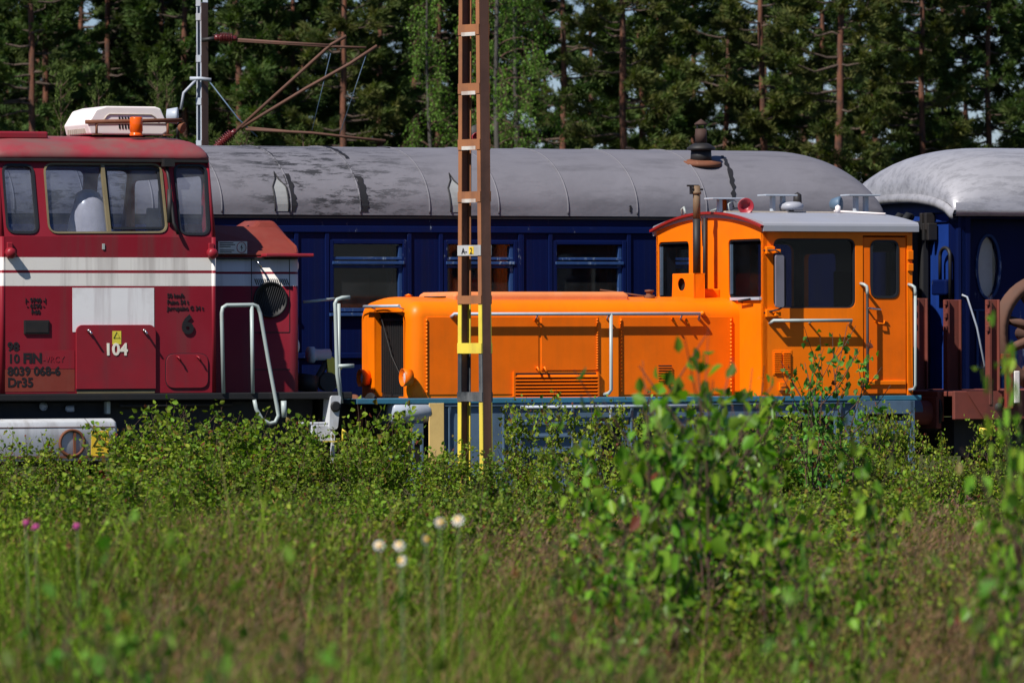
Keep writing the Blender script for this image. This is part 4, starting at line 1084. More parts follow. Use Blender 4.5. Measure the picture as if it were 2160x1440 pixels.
# signal head half hidden behind the near mast
sgx = bpy.data.objects.new('railway_signal', None); col.objects.link(sgx); sgx.location = ((1010 - 1080) * 80 / F, 80, 0); tag(sgx, 'round black signal head peeping out behind the rusty mast', 'signal'); BASE[sgx.name] = (0, 0, 0)
zs = ZC - (290 - 720) / (F / 80)
b = MB(); b.lathe([(.0, -.02), (.16, -.02), (.165, .0), (.16, .02), (0, .02)], (0, 0, zs), (.2, -1, 0), 28); b.build('target_board', M['blackmetal'], sgx)
b = MB(); b.lathe([(.05, 0), (.06, .12), (.05, .12), (.045, .03), (0, .03)], (-.04, -.02, zs), (.2, -1, 0), 18, 0); b.build('lamp_hood', M['redlamp'], sgx)
b = MB(); b.tube([(0, .06, 0), (0, .06, zs - .1)], .05, 10); b.build('signal_post', M['blackmetal'], sgx)
# ------------------------------------------------------------------ blue passenger coaches on the track behind
YB = 4.3
CW = 3.0
YBC = YB + CW / 2
ZCE = 3.195                                           # eave
ZCR = 3.99                                            # ridge
def bluepaint(name, c, pale=(.10, .17, .30), chips=.03, boards=True, rough=.5):
    m, t, b = newmat(name)
    c1 = mixc(t, noise(t, 2.5, 4), tuple(x * .7 for x in c), tuple(x * 1.25 for x in c))
    c1 = mixc(t, ramp(t, noise(t, 8, 8, .75, (1, 1, .35), 3), .70 - chips, .76 - chips), c1, pale)
    f = nd(t, "ShaderNodeMath", operation='MULTIPLY'); t.links.new(ramp(t, noise(t, 6, 4, .6, (1, 1, .06), 9), .5, .8), f.inputs[0]); f.inputs[1].default_value = .5
    c1 = mixc(t, f.outputs[0], c1, (.008, .010, .022))
    t.links.new(c1, b.inputs['Base Color']); b.inputs['Roughness'].default_value = rough; b.inputs['Specular IOR Level'].default_value = .12
    if boards:
        tc = t.nodes.new("ShaderNodeTexCoord"); wv = nd(t, "ShaderNodeTexWave", Scale=4.2, Distortion=.0); wv.wave_type = 'BANDS'; wv.bands_direction = 'X'; wv.wave_profile = 'SAW'
        t.links.new(tc.outputs['Object'], wv.inputs[0]); bump(t, b, ramp(t, wv.outputs[1], 0, .12), .25, .006)
    return m
M['blue'] = bluepaint('coach_blue', (.0015, .0055, .045))
M['bluetrim'] = bluepaint('coach_blue_trim', (.002, .0075, .055), (.20, .24, .30), .075, False)
M['bluesash'] = bluepaint('sash_blue', (.022, .055, .16), (.24, .31, .40), .14, False)
M['bluelit'] = bluepaint('end_blue_lit', (.009, .034, .19), (.10, .15, .3), .0, False)  # coach blue brightened, sunlight on the end wall put into the colour
def canvas(name, c, scuff=.35):
    m, t, b = newmat(name)
    c1 = mixc(t, noise(t, 1.2, 6, .65), tuple(x * .75 for x in c), tuple(x * 1.15 for x in c))
    c1 = mixc(t, ramp(t, noise(t, 4, 8, .7, (.25, 1, 1), 3), .52, .75), c1, tuple(x * .62 for x in c))
    # dark worn scuffs
    big = ramp(t, noise(t, .8, 3, .5, (1, .4, .6), 12.4), .38, .50); fine = ramp(t, noise(t, 7, 8, .8, (.35, 1.4, 1.4), 2), .50, .56)
    f = nd(t, "ShaderNodeMath", operation='MULTIPLY'); t.links.new(big, f.inputs[0]); t.links.new(fine, f.inputs[1])
    g = nd(t, "ShaderNodeMath", operation='MULTIPLY'); t.links.new(f.outputs[0], g.inputs[0]); g.inputs[1].default_value = scuff
    tcx = t.nodes.new('ShaderNodeTexCoord'); spx = t.nodes.new('ShaderNodeSeparateXYZ'); t.links.new(tcx.outputs['Object'], spx.inputs[0])
    gx = nd(t, 'ShaderNodeMath', operation='MULTIPLY'); t.links.new(ramp(t, spx.outputs[0], 4.6, 3.3), gx.inputs[0]); t.links.new(g.outputs[0], gx.inputs[1])
    c1 = mixc(t, gx.outputs[0], c1, (.03, .03, .034))
    t.links.new(c1, b.inputs['Base Color']); b.inputs['Roughness'].default_value = .62 if scuff > .5 else .42; b.inputs['Specular IOR Level'].default_value = .35; b.inputs['Metallic'].default_value = 0 if scuff > .5 else .35
    bump(t, b, noise(t, 1.3, 5, .55, (.6, 1, 1), 5), .5, .07)
    return m
M['canvas'] = canvas('roof_canvas', (.155, .151, .172), 1.0)
M['canvas2'] = canvas('roof_canvas_pale', (.40, .395, .42), .25)
M['sootrust'] = paint('sooty_rust', (.05, .024, .018), .8, .4)
M['tar'] = paint('tar', (.012, .012, .014), .6, .3, damt=0)
M['patch'] = paint('patch_grey', (.26, .27, .27), .6, .15)
M['blind'] = paint('blind_and_reflection', (.10, .10, .094), .8, .3, (.12, .06, .05), .5, 0)  # blind grey lightened, pale reflections in the panes are put into it
M['curtain'] = paint('curtain', (.05, .05, .055), .9, .3)
M['bellows'] = paint('bellows_black', (.008, .009, .011), .7, .2, damt=.1)

def roofarc(y, ze=ZCE, zr=ZCR, p=2.35):
    t = abs((y - YBC) / (CW / 2 + .06))
    return ze + .10 + (zr - ze - .10) * (max(0, 1 - min(1, t) ** p)) ** (1 / 1.75)
RIMK = .30
def rimz(y, ze=ZCE, zr=ZCR): return ze + .02 + (roofarc(YBC + (y - YBC) / .92, ze, zr) - ze - .02) * RIMK
def coach_roof(root, x0, x1, dome, ze, zr, mat, lip=.0, name='roof'):
    b = MB(); rings = []
    ny = 28
    ts = [math.cos(math.pi * (1 - i / ny)) for i in range(ny + 1)]
    ys = [YBC + (CW / 2 + .06) * t for t in ts]
    def ring(x, k, w):
        o = [(x, YBC + (ys[0] - YBC) * w, ze)]
        for y in ys: o.append((x, YBC + (y - YBC) * w, ze + .02 + (roofarc(y, ze, zr) - ze - .02) * k))
        o.append((x, YBC + (ys[-1] - YBC) * w, ze)); return o
    n = 40
    for i in range(n + 1):
        x = x0 + (x1 - x0) * i / n
        rings.append(ring(x, 1, 1))
    m = 12
    endr = []
    for side, d in ((0, dome[0]), (1, dome[1])):
        ext = []
        for i in range(1, m + 1):
            a = math.pi / 2 * i / m
            x = (x0 - d * math.sin(a)) if side == 0 else (x1 + d * math.sin(a))
            ext.append(ring(x, RIMK + (1 - RIMK) * math.cos(a) ** .8, 1 - .05 * (1 - math.cos(a)) ** 1.2))
        endr.append(ext)
    allr = endr[0][::-1] + rings + endr[1]
    b.loft(allr)
    return b.build(name, mat, root)

def coach_window(root, x0, x1, zb, zt, zm, curtain_at=.62):
    fx = .05
    b = MB()                                          # outer frame with a raised right post
    b.box(x0, x0 + fx, YB - .015, YB + .05, zb, zt); b.box(x1 - fx, x1, YB - .02, YB + .05, zb, zt)
    b.box(x0 + fx, x1 - fx, YB - .012, YB + .05, zt - .045, zt)
    f = b.build('window', M['bluetrim'], root, .006)
    b = MB(); b.box(x0 + fx - .02, x1 - fx + .01, YB - .035, YB + .06, zm - .012, zm + .022); b.box(x0 + fx, x1 - fx, YB - .005, YB + .06, zm - .05, zm - .02); b.box(x0 + fx, x1 - fx, YB + .0, YB + .06, zm + .04, zm + .07)
    b.box(x0 - .01, x1 + .01, YB - .06, YB + .05, zb - .05, zb - .015); b.box(x0 + fx, x1 - fx, YB - .01, YB + .05, zb - .0, zb + .04)
    b.box(x1 - fx - .04, x1 - fx, YB + .005, YB + .06, zb + .04, zt - .06)
    b.build('sash', M['bluesash'], f, .005)
    b = MB(); b.box(x0 + fx, x1 - fx, YB + .045, YB + .05, zb, zt); b.build('glass', M['coachglass'], f)
    xc = x0 + fx + (x1 - x0 - 2 * fx) * curtain_at
    b = MB(); b.box(x0 - .05, xc, YB + .22, YB + .23, zm + .03, zt - .17); b.box(x0 - .05, xc, YB + .22, YB + .23, zb - .05, zm - .12); b.build('blind', M['blind'], f)
    b = MB(); n = 14; xa, xb = xc + (x1 - xc) * .42, x1 - .07
    vs = []; fs = []
    for i in range(n + 1):
        t = i / n; y = YB + .16 + .012 * math.sin(t * 22)
        vs += [(xa + (xb - xa) * t + .06 * 1, y, zb - .05), (xa + (xb - xa) * t, y, zt - .04)]
    for i in range(n): fs.append((2 * i, 2 * i + 2, 2 * i + 3, 2 * i + 1))
    b.add(vs, fs, 0, True); b.build('curtain', M['curtain'], f)

CX0, CX1 = -13.2, S(1868, YB)
coach = thing('passenger_coach', 'long dark blue coach with a grey canvas roof and a stove chimney', 'railway coach', (CX0 + CX1) / 2, YBC)
zwt, zwb, zwm = Z(1010, 507, YB), Z(1010, 657, YB), Z(1010, 556, YB)
zfl = 1.05
wins = [(695, 858), (935, 1092), (1166, 1321), (1396, 1550)]
ws = [(S(a, YB), S(b_, YB)) for a, b_ in wins]
pitch = (ws[2][0] - ws[0][0]) / 2
x = ws[0][0]
left = []
while x - pitch > CX0 + .6:
    x -= pitch; left.append((x, x + ws[0][1] - ws[0][0]))
ws = left[::-1] + ws
b = MB()
holes = [[(a, zwb), (c, zwb), (c, zwt), (a, zwt)] for a, c in ws]
b.plate([(CX0, zfl), (CX1, zfl), (CX1, ZCE - .02), (CX0, ZCE - .02)], holes, near(YB), 0, .06)
b.plate([(CX0, zfl), (CX1, zfl), (CX1, ZCE - .02), (CX0, ZCE - .02)], holes, near(YB + CW - .06), 0, .06)
ends = [(YB, zfl), (YB, ZCE)] + [(y, rimz(y) - .05) for y in [YB + CW * k / 12 for k in range(1, 12)]] + [(YB + CW, ZCE), (YB + CW, zfl)]
b.plate(ends, [], cross(CX1 - .06), 0, .06); b.plate(ends, [], cross(CX0), 0, .06)
b.build('body', M['blue'], coach)
b = MB(); b.box(CX0 + .07, CX1 - .07, YB + .07, YB + CW - .07, zfl, zfl + .05); b.box(CX0 + .07, CX1 - .07, YB + 1.0, YB + 1.05, zfl + .05, ZCE)
b.build('interior', M['dark'], coach)
b = MB()
b.box(CX0, CX1, YB - .03, YB, Z(1100, 492, YB), Z(1100, 478, YB)); b.box(CX0, CX1, YB - .012, YB, ZCE - .12, ZCE - .03)
b.build('cornice', M['bluetrim'], coach, .006)
for a, c in ws:
    coach_window(coach, a, c, zwb, zwt, zwm)
    for xx in (a - .055, c + .005, ):
        b = MB(); b.box(xx, xx + .05, YB - .022, YB, 1.2, Z(1100, 492, YB)); b.build('pilaster', M['bluetrim'], coach, .006)
b = MB(); b.box(S(1100, YB), S(1104, YB), YB - .02, YB, 2.2, 3.0); b.build('pilaster', M['bluetrim'], coach)
b = MB(); b.box(CX0, CX1, YB - .03, YB, 1.62, 1.68); b.box(CX0, CX1, YB - .02, YB, 1.12, 1.2); b.build('waist_rail', M['bluetrim'], coach, .006)
rf = coach_roof(coach, CX0 + .3, CX1 - .85, (.3, .84), ZCE, ZCR, M['canvas'])
b = MB(); b.box(CX0, CX1 - .02, YB - .05, YB - .01, ZCE - .035, ZCE + .0); b.build('gutter', M['blackmetal'], rf)
# seams, tar bands, patches on the canvas
def roofcurve(x, ya, yb, n=18, lift=.004, dx=0):
    return [(x + dx * k / n, ya + (yb - ya) * k / n, roofarc(ya + (yb - ya) * k / n) + lift) for k in range(n + 1)]
def frontarc(x, t0, t1, n=16, lift=.004):             # along the curve, from the eave (t=0) to the ridge (t=1)
    o = []
    for k in range(n + 1):
        t = t0 + (t1 - t0) * k / n
        if t < .12: o.append((x, YB - .06 - lift, ZCE + .02 + t / .12 * .1))
        else:
            a = (t - .12) / .88; y = YBC - (CW / 2 + .06) * math.cos(a * math.pi / 2)
            z = roofarc(y); o.append((x, y - lift * .7, z + lift))
    return o
for i in range(16):
    xs_ = S(465 + i * 146, YB) if i < 8 else S(465 - (i - 7) * 146, YB)
    if xs_ < CX1 - .8 and xs_ > CX0 + .2:
        b = MB(); b.tube(frontarc(xs_, .0, 1.0, 22, .001), .011, 5); b.build('seam', M['canvas'], rf)
def band(u, t0, t1, w, mat, name, jit=.015, dx=0.0):
    xm = S(u, YB); pts = frontarc(xm, t0, t1, 18, .007); rnd = random.Random(int(u)); vs = []; fs = []
    for i, p in enumerate(pts):
        o = dx * i / len(pts)
        vs += [(p[0] + o - w / 2 + rnd.uniform(-jit, jit), p[1], p[2]), (p[0] + o + w / 2 + rnd.uniform(-jit, jit), p[1], p[2])]
    for i in range(len(pts) - 1): fs.append((2 * i, 2 * i + 1, 2 * i + 3, 2 * i + 2))
    b = MB(); b.add(vs, fs, 0, True); b.build(name, mat, rf)
band(615, .02, .42, .07, M['tar'], 'tar_band'); band(612, .62, 1.0, .03, M['tar'], 'tar_band', .008)
band(766, .02, .40, .075, M['tar'], 'tar_band'); band(768, .60, 1.0, .04, M['tar'], 'tar_band', .01)
band(900, .85, 1.0, .03, M['tar'], 'tar_band', .008); band(1060, .85, 1.0, .025, M['tar'], 'tar_band', .008)
band(1326, .03, .14, .03, M['tar'], 'tar_spot', .008)
band(1535, .10, .70, .045, M['tar'], 'soot_streak', .02, .26); 
for u0, u1 in ((577, 605), (947, 975)):
    xa, xb = S(u0, YB), S(u1, YB); xm = (xa + xb) / 2
    def fa(t): return frontarc(0, t, t, 1, .006)[0][1:]
    b = MB(); lo, hi, tp = fa(.02), fa(.30), fa(.37)
    ms = [fa(.02 + .28 * k / 6) for k in range(7)]
    vs = []; fs = []
    for y, z in ms: vs += [(xa, y, z), (xb, y, z)]
    for k in range(6): fs.append((2 * k, 2 * k + 1, 2 * k + 3, 2 * k + 2))
    vs.append((xm, tp[0], tp[1])); fs.append((12, 13, 14)); b.add(vs, fs); pt = b.build('roof_patch', M['patch'], rf)
    b = MB(); b.tube([(xa, y - .004, z) for y, z in ms] + [(xm - .02, tp[0] - .003, tp[1])] + [(xm, fa(.44)[0] - .003, fa(.44)[1])] + [(xm + .02, tp[0] - .003, tp[1])] + [(xb, y - .004, z) for y, z in ms[::-1]], .009, 5); b.build('patch_outline', M['tar'], pt)
# chimney
yc = YBC - .45
while Z(1480, 339, yc) < roofarc(yc): yc -= .02
xch = S(1480, yc); zc0 = roofarc(yc) - .02
zv = lambda v: Z(1480, v, yc)
b = MB(); b.lathe([(.0, -.02), (.24, -.03), (.23, .015), (.13, .035)], (xch, yc, zc0), (0, -.12, 1), 26, 0); chm = b.build('chimney_flashing', M['rust'], coach)
b = MB(); b.lathe([(.125, 0), (.115, zv(316) - zc0)], (xch, yc, zc0), (0, 0, 1), 24, 0)
b.lathe([(.11, 0), (.165, .01), (.16, .035), (.10, .075), (.07, .085)], (xch, yc, zv(318)), (0, 0, 1), 24, 1)
b.lathe([(.068, 0), (.066, zv(272) - zv(304))], (xch, yc, zv(304)), (0, 0, 1), 20, 2)
for k in range(4):
    a = k * math.pi / 2 + .4; b.box(xch + .06 * math.cos(a) - .006, xch + .06 * math.cos(a) + .006, yc + .06 * math.sin(a) - .006, yc + .06 * math.sin(a) + .006, zv(273), zv(261))
b.lathe([(.075, -.005), (.078, .01), (.0, .065)], (xch, yc, zv(263)), (0, 0, 1), 20, 3)
b.build('chimney', [M['blackmetal'], M['blackmetal'], M['sootrust'], M['sootrust']], coach)
b = MB(); b.box(CX0 + .1, CX1 - .1, YB + .1, YB + CW - .1, .65, zfl - .01); b.build('underframe', M['dark'], coach)
for k in range(6): wheelset(coach, CX0 + 2 + k * 1.0 + (11.0 if k > 2 else 0), YBC, .46, M['dark'])

# second coach to the right
C2X0 = S(2024, YB); C2X1 = C2X0 + 9.0
ZE2, ZR2 = 3.245, 4.05
coach2 = thing('passenger_coach', 'blue coach with a drooping silver roof and an oval door window', 'railway coach', (C2X0 + C2X1) / 2, YBC)
yin = YB + .28                                        # recessed entrance door plane
xd0, xd1 = S(2046, YB), S(2260, YB)
b = MB()
zt2 = ZE2 - .01
b.box(C2X0, xd0, YB, YB + .28, zfl, zt2); b.box(xd1, C2X1, YB, YB + .06, zfl, zt2); b.box(C2X0, C2X1, YB + CW - .06, YB + CW, zfl, zt2)
b.box(xd0, xd1, YB, YB + .06, Z(2090, 462, YB), zt2)
b.build('body', M['blue'], coach2, .012)
ends2 = [(YB, zfl), (YB, ZE2)] + [(y, rimz(y, ZE2, ZR2) - .05) for y in [YB + CW * k / 12 for k in range(1, 12)]] + [(YB + CW, ZE2), (YB + CW, zfl)]
for x_ in (C2X0 + .02, C2X1 - .06): b = MB(); b.plate(ends2, [], cross(x_), 0, .06); b.build('end_wall', M['bluelit'], coach2)
b = MB()
for v in (448, 467): yv = qf(1985, v, C2X0)[1]; b.box(C2X0 + .0, C2X0 + .021, YB, YB + .7, yv - .012, yv + .0)
b.box(C2X0 - .02, C2X0 + .02, YB - .01, YB + .05, zfl, zt2); b.build('end_battens', M['bluetrim'], coach2, .004)
ov = []
xm, zm = q(2084, 563, yin); rx, rz = (S(2105, yin) - S(2062, yin)) / 2, (Z(2084, 500, yin) - Z(2084, 627, yin)) / 2
ov = [(xm + rx * math.cos(2 * math.pi * k / 36), zm + rz * math.sin(2 * math.pi * k / 36)) for k in range(36)]
b = MB(); b.plate([(xd0, zfl), (xd1, zfl), (xd1, zt2), (xd0, zt2)], [ov], near(yin), 0, .05)
dr = b.build('entrance_door', M['bluetrim'], coach2)
b = MB(); b.plate([(p[0], p[1]) for p in grow(ov, .035)], [ov], near(yin - .02), 0, .06); b.build('oval_rim', M['bluesash'], dr, .008)
b = MB(); b.plate(ov, [], near(yin + .03), 0, .006); b.build('oval_glass', M['cabglass'], dr)
b = MB(); b.box(xm - rx * .45, xm + rx * .9, yin + .12, yin + .13, zm - rz, zm + rz); b.build('blind', M['letterwhite'], dr)
b = MB()
for (u0, u1, v0, v1) in ((2052, 2130, 652, 656), (2052, 2150, 773, 777), (2058, 2063, 656, 773), (2120, 2124, 656, 773)): b.box(S(u0, yin), S(u1, yin), yin - .02, yin, Z(2090, v1, yin), Z(2090, v0, yin))
b.build('door_moulding', M['bluesash'], dr, .005)
b = MB(); b.tube([(S(2034, YB - .05), YB, Z(2034, 622, YB)), (S(2040, YB - .05), YB - .05, Z(2040, 626, YB)), (S(2060, YB - .05), YB - .06, Z(2060, 690, YB)), (S(2077, YB - .05), YB - .05, Z(2077, 770, YB)), (S(2080, YB - .05), YB, Z(2080, 780, YB))], .012, 8); b.build('grab_rail', M['greybar'], coach2)
b = MB(); b.box(S(2030, YB), xd1, YB - .02, YB + .3, zfl - .3, zfl); b.build('door_sill', M['bluetrim'], coach2, .01)
rf2 = coach_roof(coach2, C2X0 + .95, C2X1 - .2, (.95 + .07, .2), ZE2, ZR2, M['canvas2'])
# drooping lip of the roof over the end
b = MB(); n = 30
pts = [(YBC + (CW / 2 + .05) * math.cos(math.pi * (1 - k / n)), 0) for k in range(n + 1)]
pts = [(y, rimz(y, ZE2, ZR2)) for y, _ in pts]
xe = C2X0 - .09
b.loft([[(xe + .16, y, z + .03) for y, z in pts], [(xe, y, z + .0) for y, z in pts], [(xe - .02, y, z - .05) for y, z in pts], [(xe - .015, y, z - .10) for y, z in pts], [(xe + .05, y, z - .105) for y, z in pts]])
b.build('roof_lip', M['canvas2'], rf2)
b = MB(); b.loft([[(x, YB - .06, ZE2 + .13) for x in (C2X0 - .08, C2X0 + .5, C2X1)], [(x, YB - .085, ZE2 + .05) for x in (C2X0 - .08, C2X0 + .5, C2X1)], [(x, YB - .08, ZE2 - .02) for x in (C2X0 - .08, C2X0 + .5, C2X1)], [(x, YB - .02, ZE2 - .025) for x in (C2X0 - .08, C2X0 + .5, C2X1)]]); b.build('eave_lip', M['canvas2'], rf2)
# gangway, hoses, lamp box on the end
b = MB(); xg0, xg1 = CX1 + .02, C2X0 - .0
ya, yb = YB + .75, YB + 2.2
for k in range(9):
    xx = xg0 + (xg1 - xg0) * k / 9; wd = .06 if k % 2 else 0
    b.box(xx, xx + (xg1 - xg0) / 9 - .004, ya + wd, yb - wd, 1.15, 3.18 - wd)
b.build('gangway_bellows', M['bellows'], coach2, .02)
b = MB()
for k, yy in enumerate((ya - .02, ya + .2)):
    pts = [(C2X0 - .25 + .0, yy, 3.22), (C2X0 - .32, yy - .06, 3.24), (C2X0 - .42, yy - .06, 3.12), (C2X0 - .48, yy - .05, 2.9), (C2X0 - .46, yy, 2.6)]
    b.tube(pts, .045, 8)
b.build('bellows_hose', M['bellows'], coach2)
b = MB(); yv = YB + .18; xh = C2X0 - .06
for (uu0, uu1) in ((0, 0),):
    yA = qf(1983, 560, xh)[0]; yB2 = qf(2004, 560, xh)[0]; yM = (yA + yB2) / 2; rr_ = abs(yA - yB2) / 2
    zt_ = qf(1995, 518, xh)[1] - rr_; zl = qf(1983, 590, xh)[1]; zr_ = qf(2004, 640, xh)[1]
    b.tube([(xh, yA, zl)] + [(xh, yM + (yA - yM) * math.cos(k * math.pi / 10), zt_ + rr_ * .8 * math.sin(k * math.pi / 10)) for k in range(11)] + [(xh, yB2, zr_)], .022, 8, 0)
b.build('brake_hose', M['blackmetal'], coach2)
b = MB(); yA, z1 = qf(1972, 590, xh); yB2, z0 = qf(2002, 622, xh); b.box(xh - .05, C2X0 + .02, min(yA, yB2), max(yA, yB2), z0, z1); b.build('lamp_box', M['bluetrim'], coach2, .02)
b = MB(); b.box(C2X0 + .1, C2X1 - .1, YB + .1, YB + CW - .1, .65, zfl - .31); b.build('underframe', M['dark'], coach2)
b = MB()
for k in range(4):
    zz = 2.95 + .12 * (k % 2); b.box(C2X0 - .12, C2X0, YB + .55 + .06 * k, YB + .6 + .06 * k, zz, zz + .2)
b.build('gangway_latch', M['blackmetal'], coach2, .01)
for k in range(2): wheelset(coach2, C2X0 + 2.2 + k * 2.0, YBC, .46, M['dark'])

# ------------------------------------------------------------------ rust red flat wagon with a wheelset on it
WX0 = S(2004); WX1 = WX0 + 8.5
wag = thing('flat_wagon', 'rusty red flat wagon with upright stakes coupled behind the orange locomotive', 'railway wagon', (WX0 + WX1) / 2, YC)
zd = Z(2080, 824); zb = Z(2120, 884)
b = MB(); b.box(WX0 + .05, WX1, .0, .06, zb, zd); b.box(WX0 + .05, WX1, W - .06, W, zb, zd); b.box(WX0 + .05, WX1, .06, W - .06, zd - .06, zd - .005); b.box(WX0, WX0 + .08, .3, W - .3, zb - .02, zd - .002)
b.add([(S(2036), -.02, zd), (S(2100), -.02, zd), (S(2112), -.02, zd - .04), (S(2104), -.02, zb), (S(2074), -.02, zb), (S(2036), .0, zd)], [(0, 1, 2, 3, 4)])
b.build('wagon_deck', M['wagonrust'], wag, .01)
for y in (YC - .875, YC + .875): bufferset(wag, WX0 + .02, y, 1.02, -1, M['wagonrust'], M['dark'])
for (u0, u1, y, vt) in ((1934, 1958, 2.3, 629), (1998, 2029, 1.25, 632), (2090, 2110, -.03, 632)):
    x0, x1 = S(u0, y), S(u1, y)
    if y < 1: x0 = S(2084)
    b = MB(); zt = Z((u0 + u1) / 2, vt, y); y1 = y + .1
    b.box(x0, x0 + .035, y, y1, zd - (.0 if y > 0 else .15), zt); b.box(x0 + .035, x1 - .02, y + .04, y + .06, zd, zt - .0); b.box(x1 - .02, x1, y, y1, zd, zt)
    for k in range(3): b.box(x0 - .03, x0 + .0, y - .01, y + .03, zt - .06 - .14 * k, zt - .0 - .14 * k)
    b.build('stake', M['wagonrust'], wag, .006)
b = MB(); b.box(S(2117), S(2132), -.06, -.01, Z(2120, 862), Z(2120, 754)); b.box(S(2108), S(2133), -.09, .0, Z(2120, 758), Z(2120, 746)); b.box(S(2126), S(2134), -.07, -.02, Z(2120, 746), Z(2120, 728)); b.build('side_post', M['redorange'], wag, .008)
b = MB(); b.box(S(2134), S(2146), -.06, -.02, Z(2140, 850), Z(2140, 782)); b.build('wooden_chock', M['cream'], wag, .01)
b = MB(); b.lathe([(.0, 0), (.045, .0), (.045, .02), (0, .03)], (S(2103), -.022, Z(2103, 858)), (0, -1, 0), 14); b.build('rope_hook', M['dark'], wag)
b = MB(); xx = S(2070, -.05); b.tube([(S(2066, -.05), -.05, Z(2066, 905)), (S(2082, -.05), -.06, Z(2082, 907)), (S(2097, -.05), -.05, Z(2097, 898))], .02, 8); b.build('yellow_handle', M['yellow'], wag)
b = MB(); b.box(WX0 + .3, WX1 - .3, .5, W - .5, .55, zb); b.build('underframe', M['dark'], wag)
for s_ in (WX0 + 1.7, WX0 + 6.3): wheelset(wag, s_, YC, .46, M['dark'])
# spoked wheels standing on the deck
ws_ = thing('spoked_wheel', 'large rusty spoked wheel standing on the flat wagon', 'wheel', S(2206, .4), YC)
xc_ = S(2212, .45); rw = .615; zc_ = zd + rw
for y, sg in ((.45, -1),):
    b = MB()
    prof = [(rw, -.07), (rw, .06), (rw + .03, .065), (rw + .03, .09), (rw - .04, .09), (rw - .09, .05), (rw - .09, -.05), (rw, -.07)]
    b.lathe(prof, (xc_, y, zc_), (0, -sg, 0), 44); b.f.pop(); b.m.pop(); b.sm.pop(); b.f.pop(); b.m.pop(); b.sm.pop()
    rim = b.build('rim', M['armrust'], ws_)
    for k in range(10):
        a = k * math.pi / 5 + .33
        c_, s__ = math.cos(a), math.sin(a)
        b = MB(); b.tube([(xc_ + .1 * c_, y, zc_ + .1 * s__), (xc_ + (rw - .07) * c_, y, zc_ + (rw - .07) * s__)], [.065, .045], 4); b.build('spoke', M['armrust'], ws_)
    b = MB(); b.lathe([(.0, -.14), (.12, -.13), (.12, .13), (0, .14)], (xc_, y, zc_), (0, -sg, 0), 20); b.build('hub', M['armrust'], ws_)
b = MB(); b.tube([(xc_, .2, zc_), (xc_, 1.1, zc_)], .075, 12); b.build('axle', M['armrust'], ws_)

# ------------------------------------------------------------------ ground and tracks
def soil(name, a, b2, sc2=6):
    m, t, b = newmat(name)
    t.links.new(mixc(t, ramp(t, noise(t, sc2, 8, .7), .35, .65), a, b2), b.inputs['Base Color']); b.inputs['Roughness'].default_value = 1.0; b.inputs['Specular IOR Level'].default_value = .03
    bump(t, b, noise(t, 18, 6, .7, off=2), .6, .04); return m
M['soil'] = soil('meadow_soil', (.04, .062, .016), (.075, .062, .03), 1.2)
M['ballast'] = soil('ballast_stone', (.06, .055, .05), (.16, .14, .125), 14)
b = MB()
xs_ = [-900, -300, -120, -60, -40, -30] + [-25 + 2.5 * k for k in range(21)] + [30, 40, 60, 120, 300, 900]
ys_ = [-60, -20, 0] + [4 + 3 * k for k in range(34)] + [115, 130, 160, 200, 260, 400, 800, 2000]
rnd = random.Random(5)
vs = [(x, y, -.12 + (rnd.uniform(-.05, .05) if abs(x) < 50 and 0 < y < 140 else 0)) for y in ys_ for x in xs_]
nx = len(xs_)
b.add(vs, [(j * nx + i, j * nx + i + 1, (j + 1) * nx + i + 1, (j + 1) * nx + i) for j in range(len(ys_) - 1) for i in range(nx - 1)], 0, True)
tag(b.build('ground', M['soil']), kind='structure')
for yt in (YC, YBC):
    b = MB()
    pr = [(yt - 2.1, -.2), (yt - 1.5, -.02), (yt + 1.5, -.02), (yt + 2.1, -.2)]
    for s0, s1 in ((-40, 60),):
        a = [W3(s0, y, z) for y, z in pr]; c = [W3(s1, y, z) for y, z in pr]
        b.add(a + c, [(0, 1, 5, 4), (1, 2, 6, 5), (2, 3, 7, 6)])
    tag(b.build('track_bed', M['ballast']), kind='structure')
    for sgn in (-1, 1):
        b = MB(); y = yt + sgn * .795
        a = [W3(-40, y + d, z) for d, z in ((-.06, -.02), (-.035, 0.0), (.035, 0.0), (.06, -.02))]; c = [p + T * 100 for p in a]
        b.add(a + c, [(0, 1, 5, 4), (1, 2, 6, 5), (2, 3, 7, 6)]); tag(b.build('rail', M['rust']), kind='structure')
# ------------------------------------------------------------------ plants: shared makers
def tintmesh(name, V, Q, C, mat, nverts_per_face=4):
    """V (n,3), Q (m,4) faces, C (n,3) tint per vertex"""
    me = bpy.data.meshes.new(name)
    n, m = len(V), len(Q)
    me.vertices.add(n); me.vertices.foreach_set("co", np.asarray(V, dtype=np.float32).ravel())
    me.loops.add(m * 4); me.loops.foreach_set("vertex_index", np.asarray(Q, dtype=np.int32).ravel())
    me.polygons.add(m); me.polygons.foreach_set("loop_start", np.arange(0, m * 4, 4, dtype=np.int32))
    me.polygons.foreach_set("loop_total", np.full(m, 4, dtype=np.int32))
    me.polygons.foreach_set("use_smooth", np.ones(m, dtype=bool))
    me.update(calc_edges=True)
    at_ = me.color_attributes.new("tint", 'FLOAT_COLOR', 'POINT')
    c4 = np.ones((n, 4), dtype=np.float32); c4[:, :3] = C
    at_.data.foreach_set("color", c4.ravel())
    for mm in (mat if isinstance(mat, (list, tuple)) else [mat]): me.materials.append(mm)
    return me
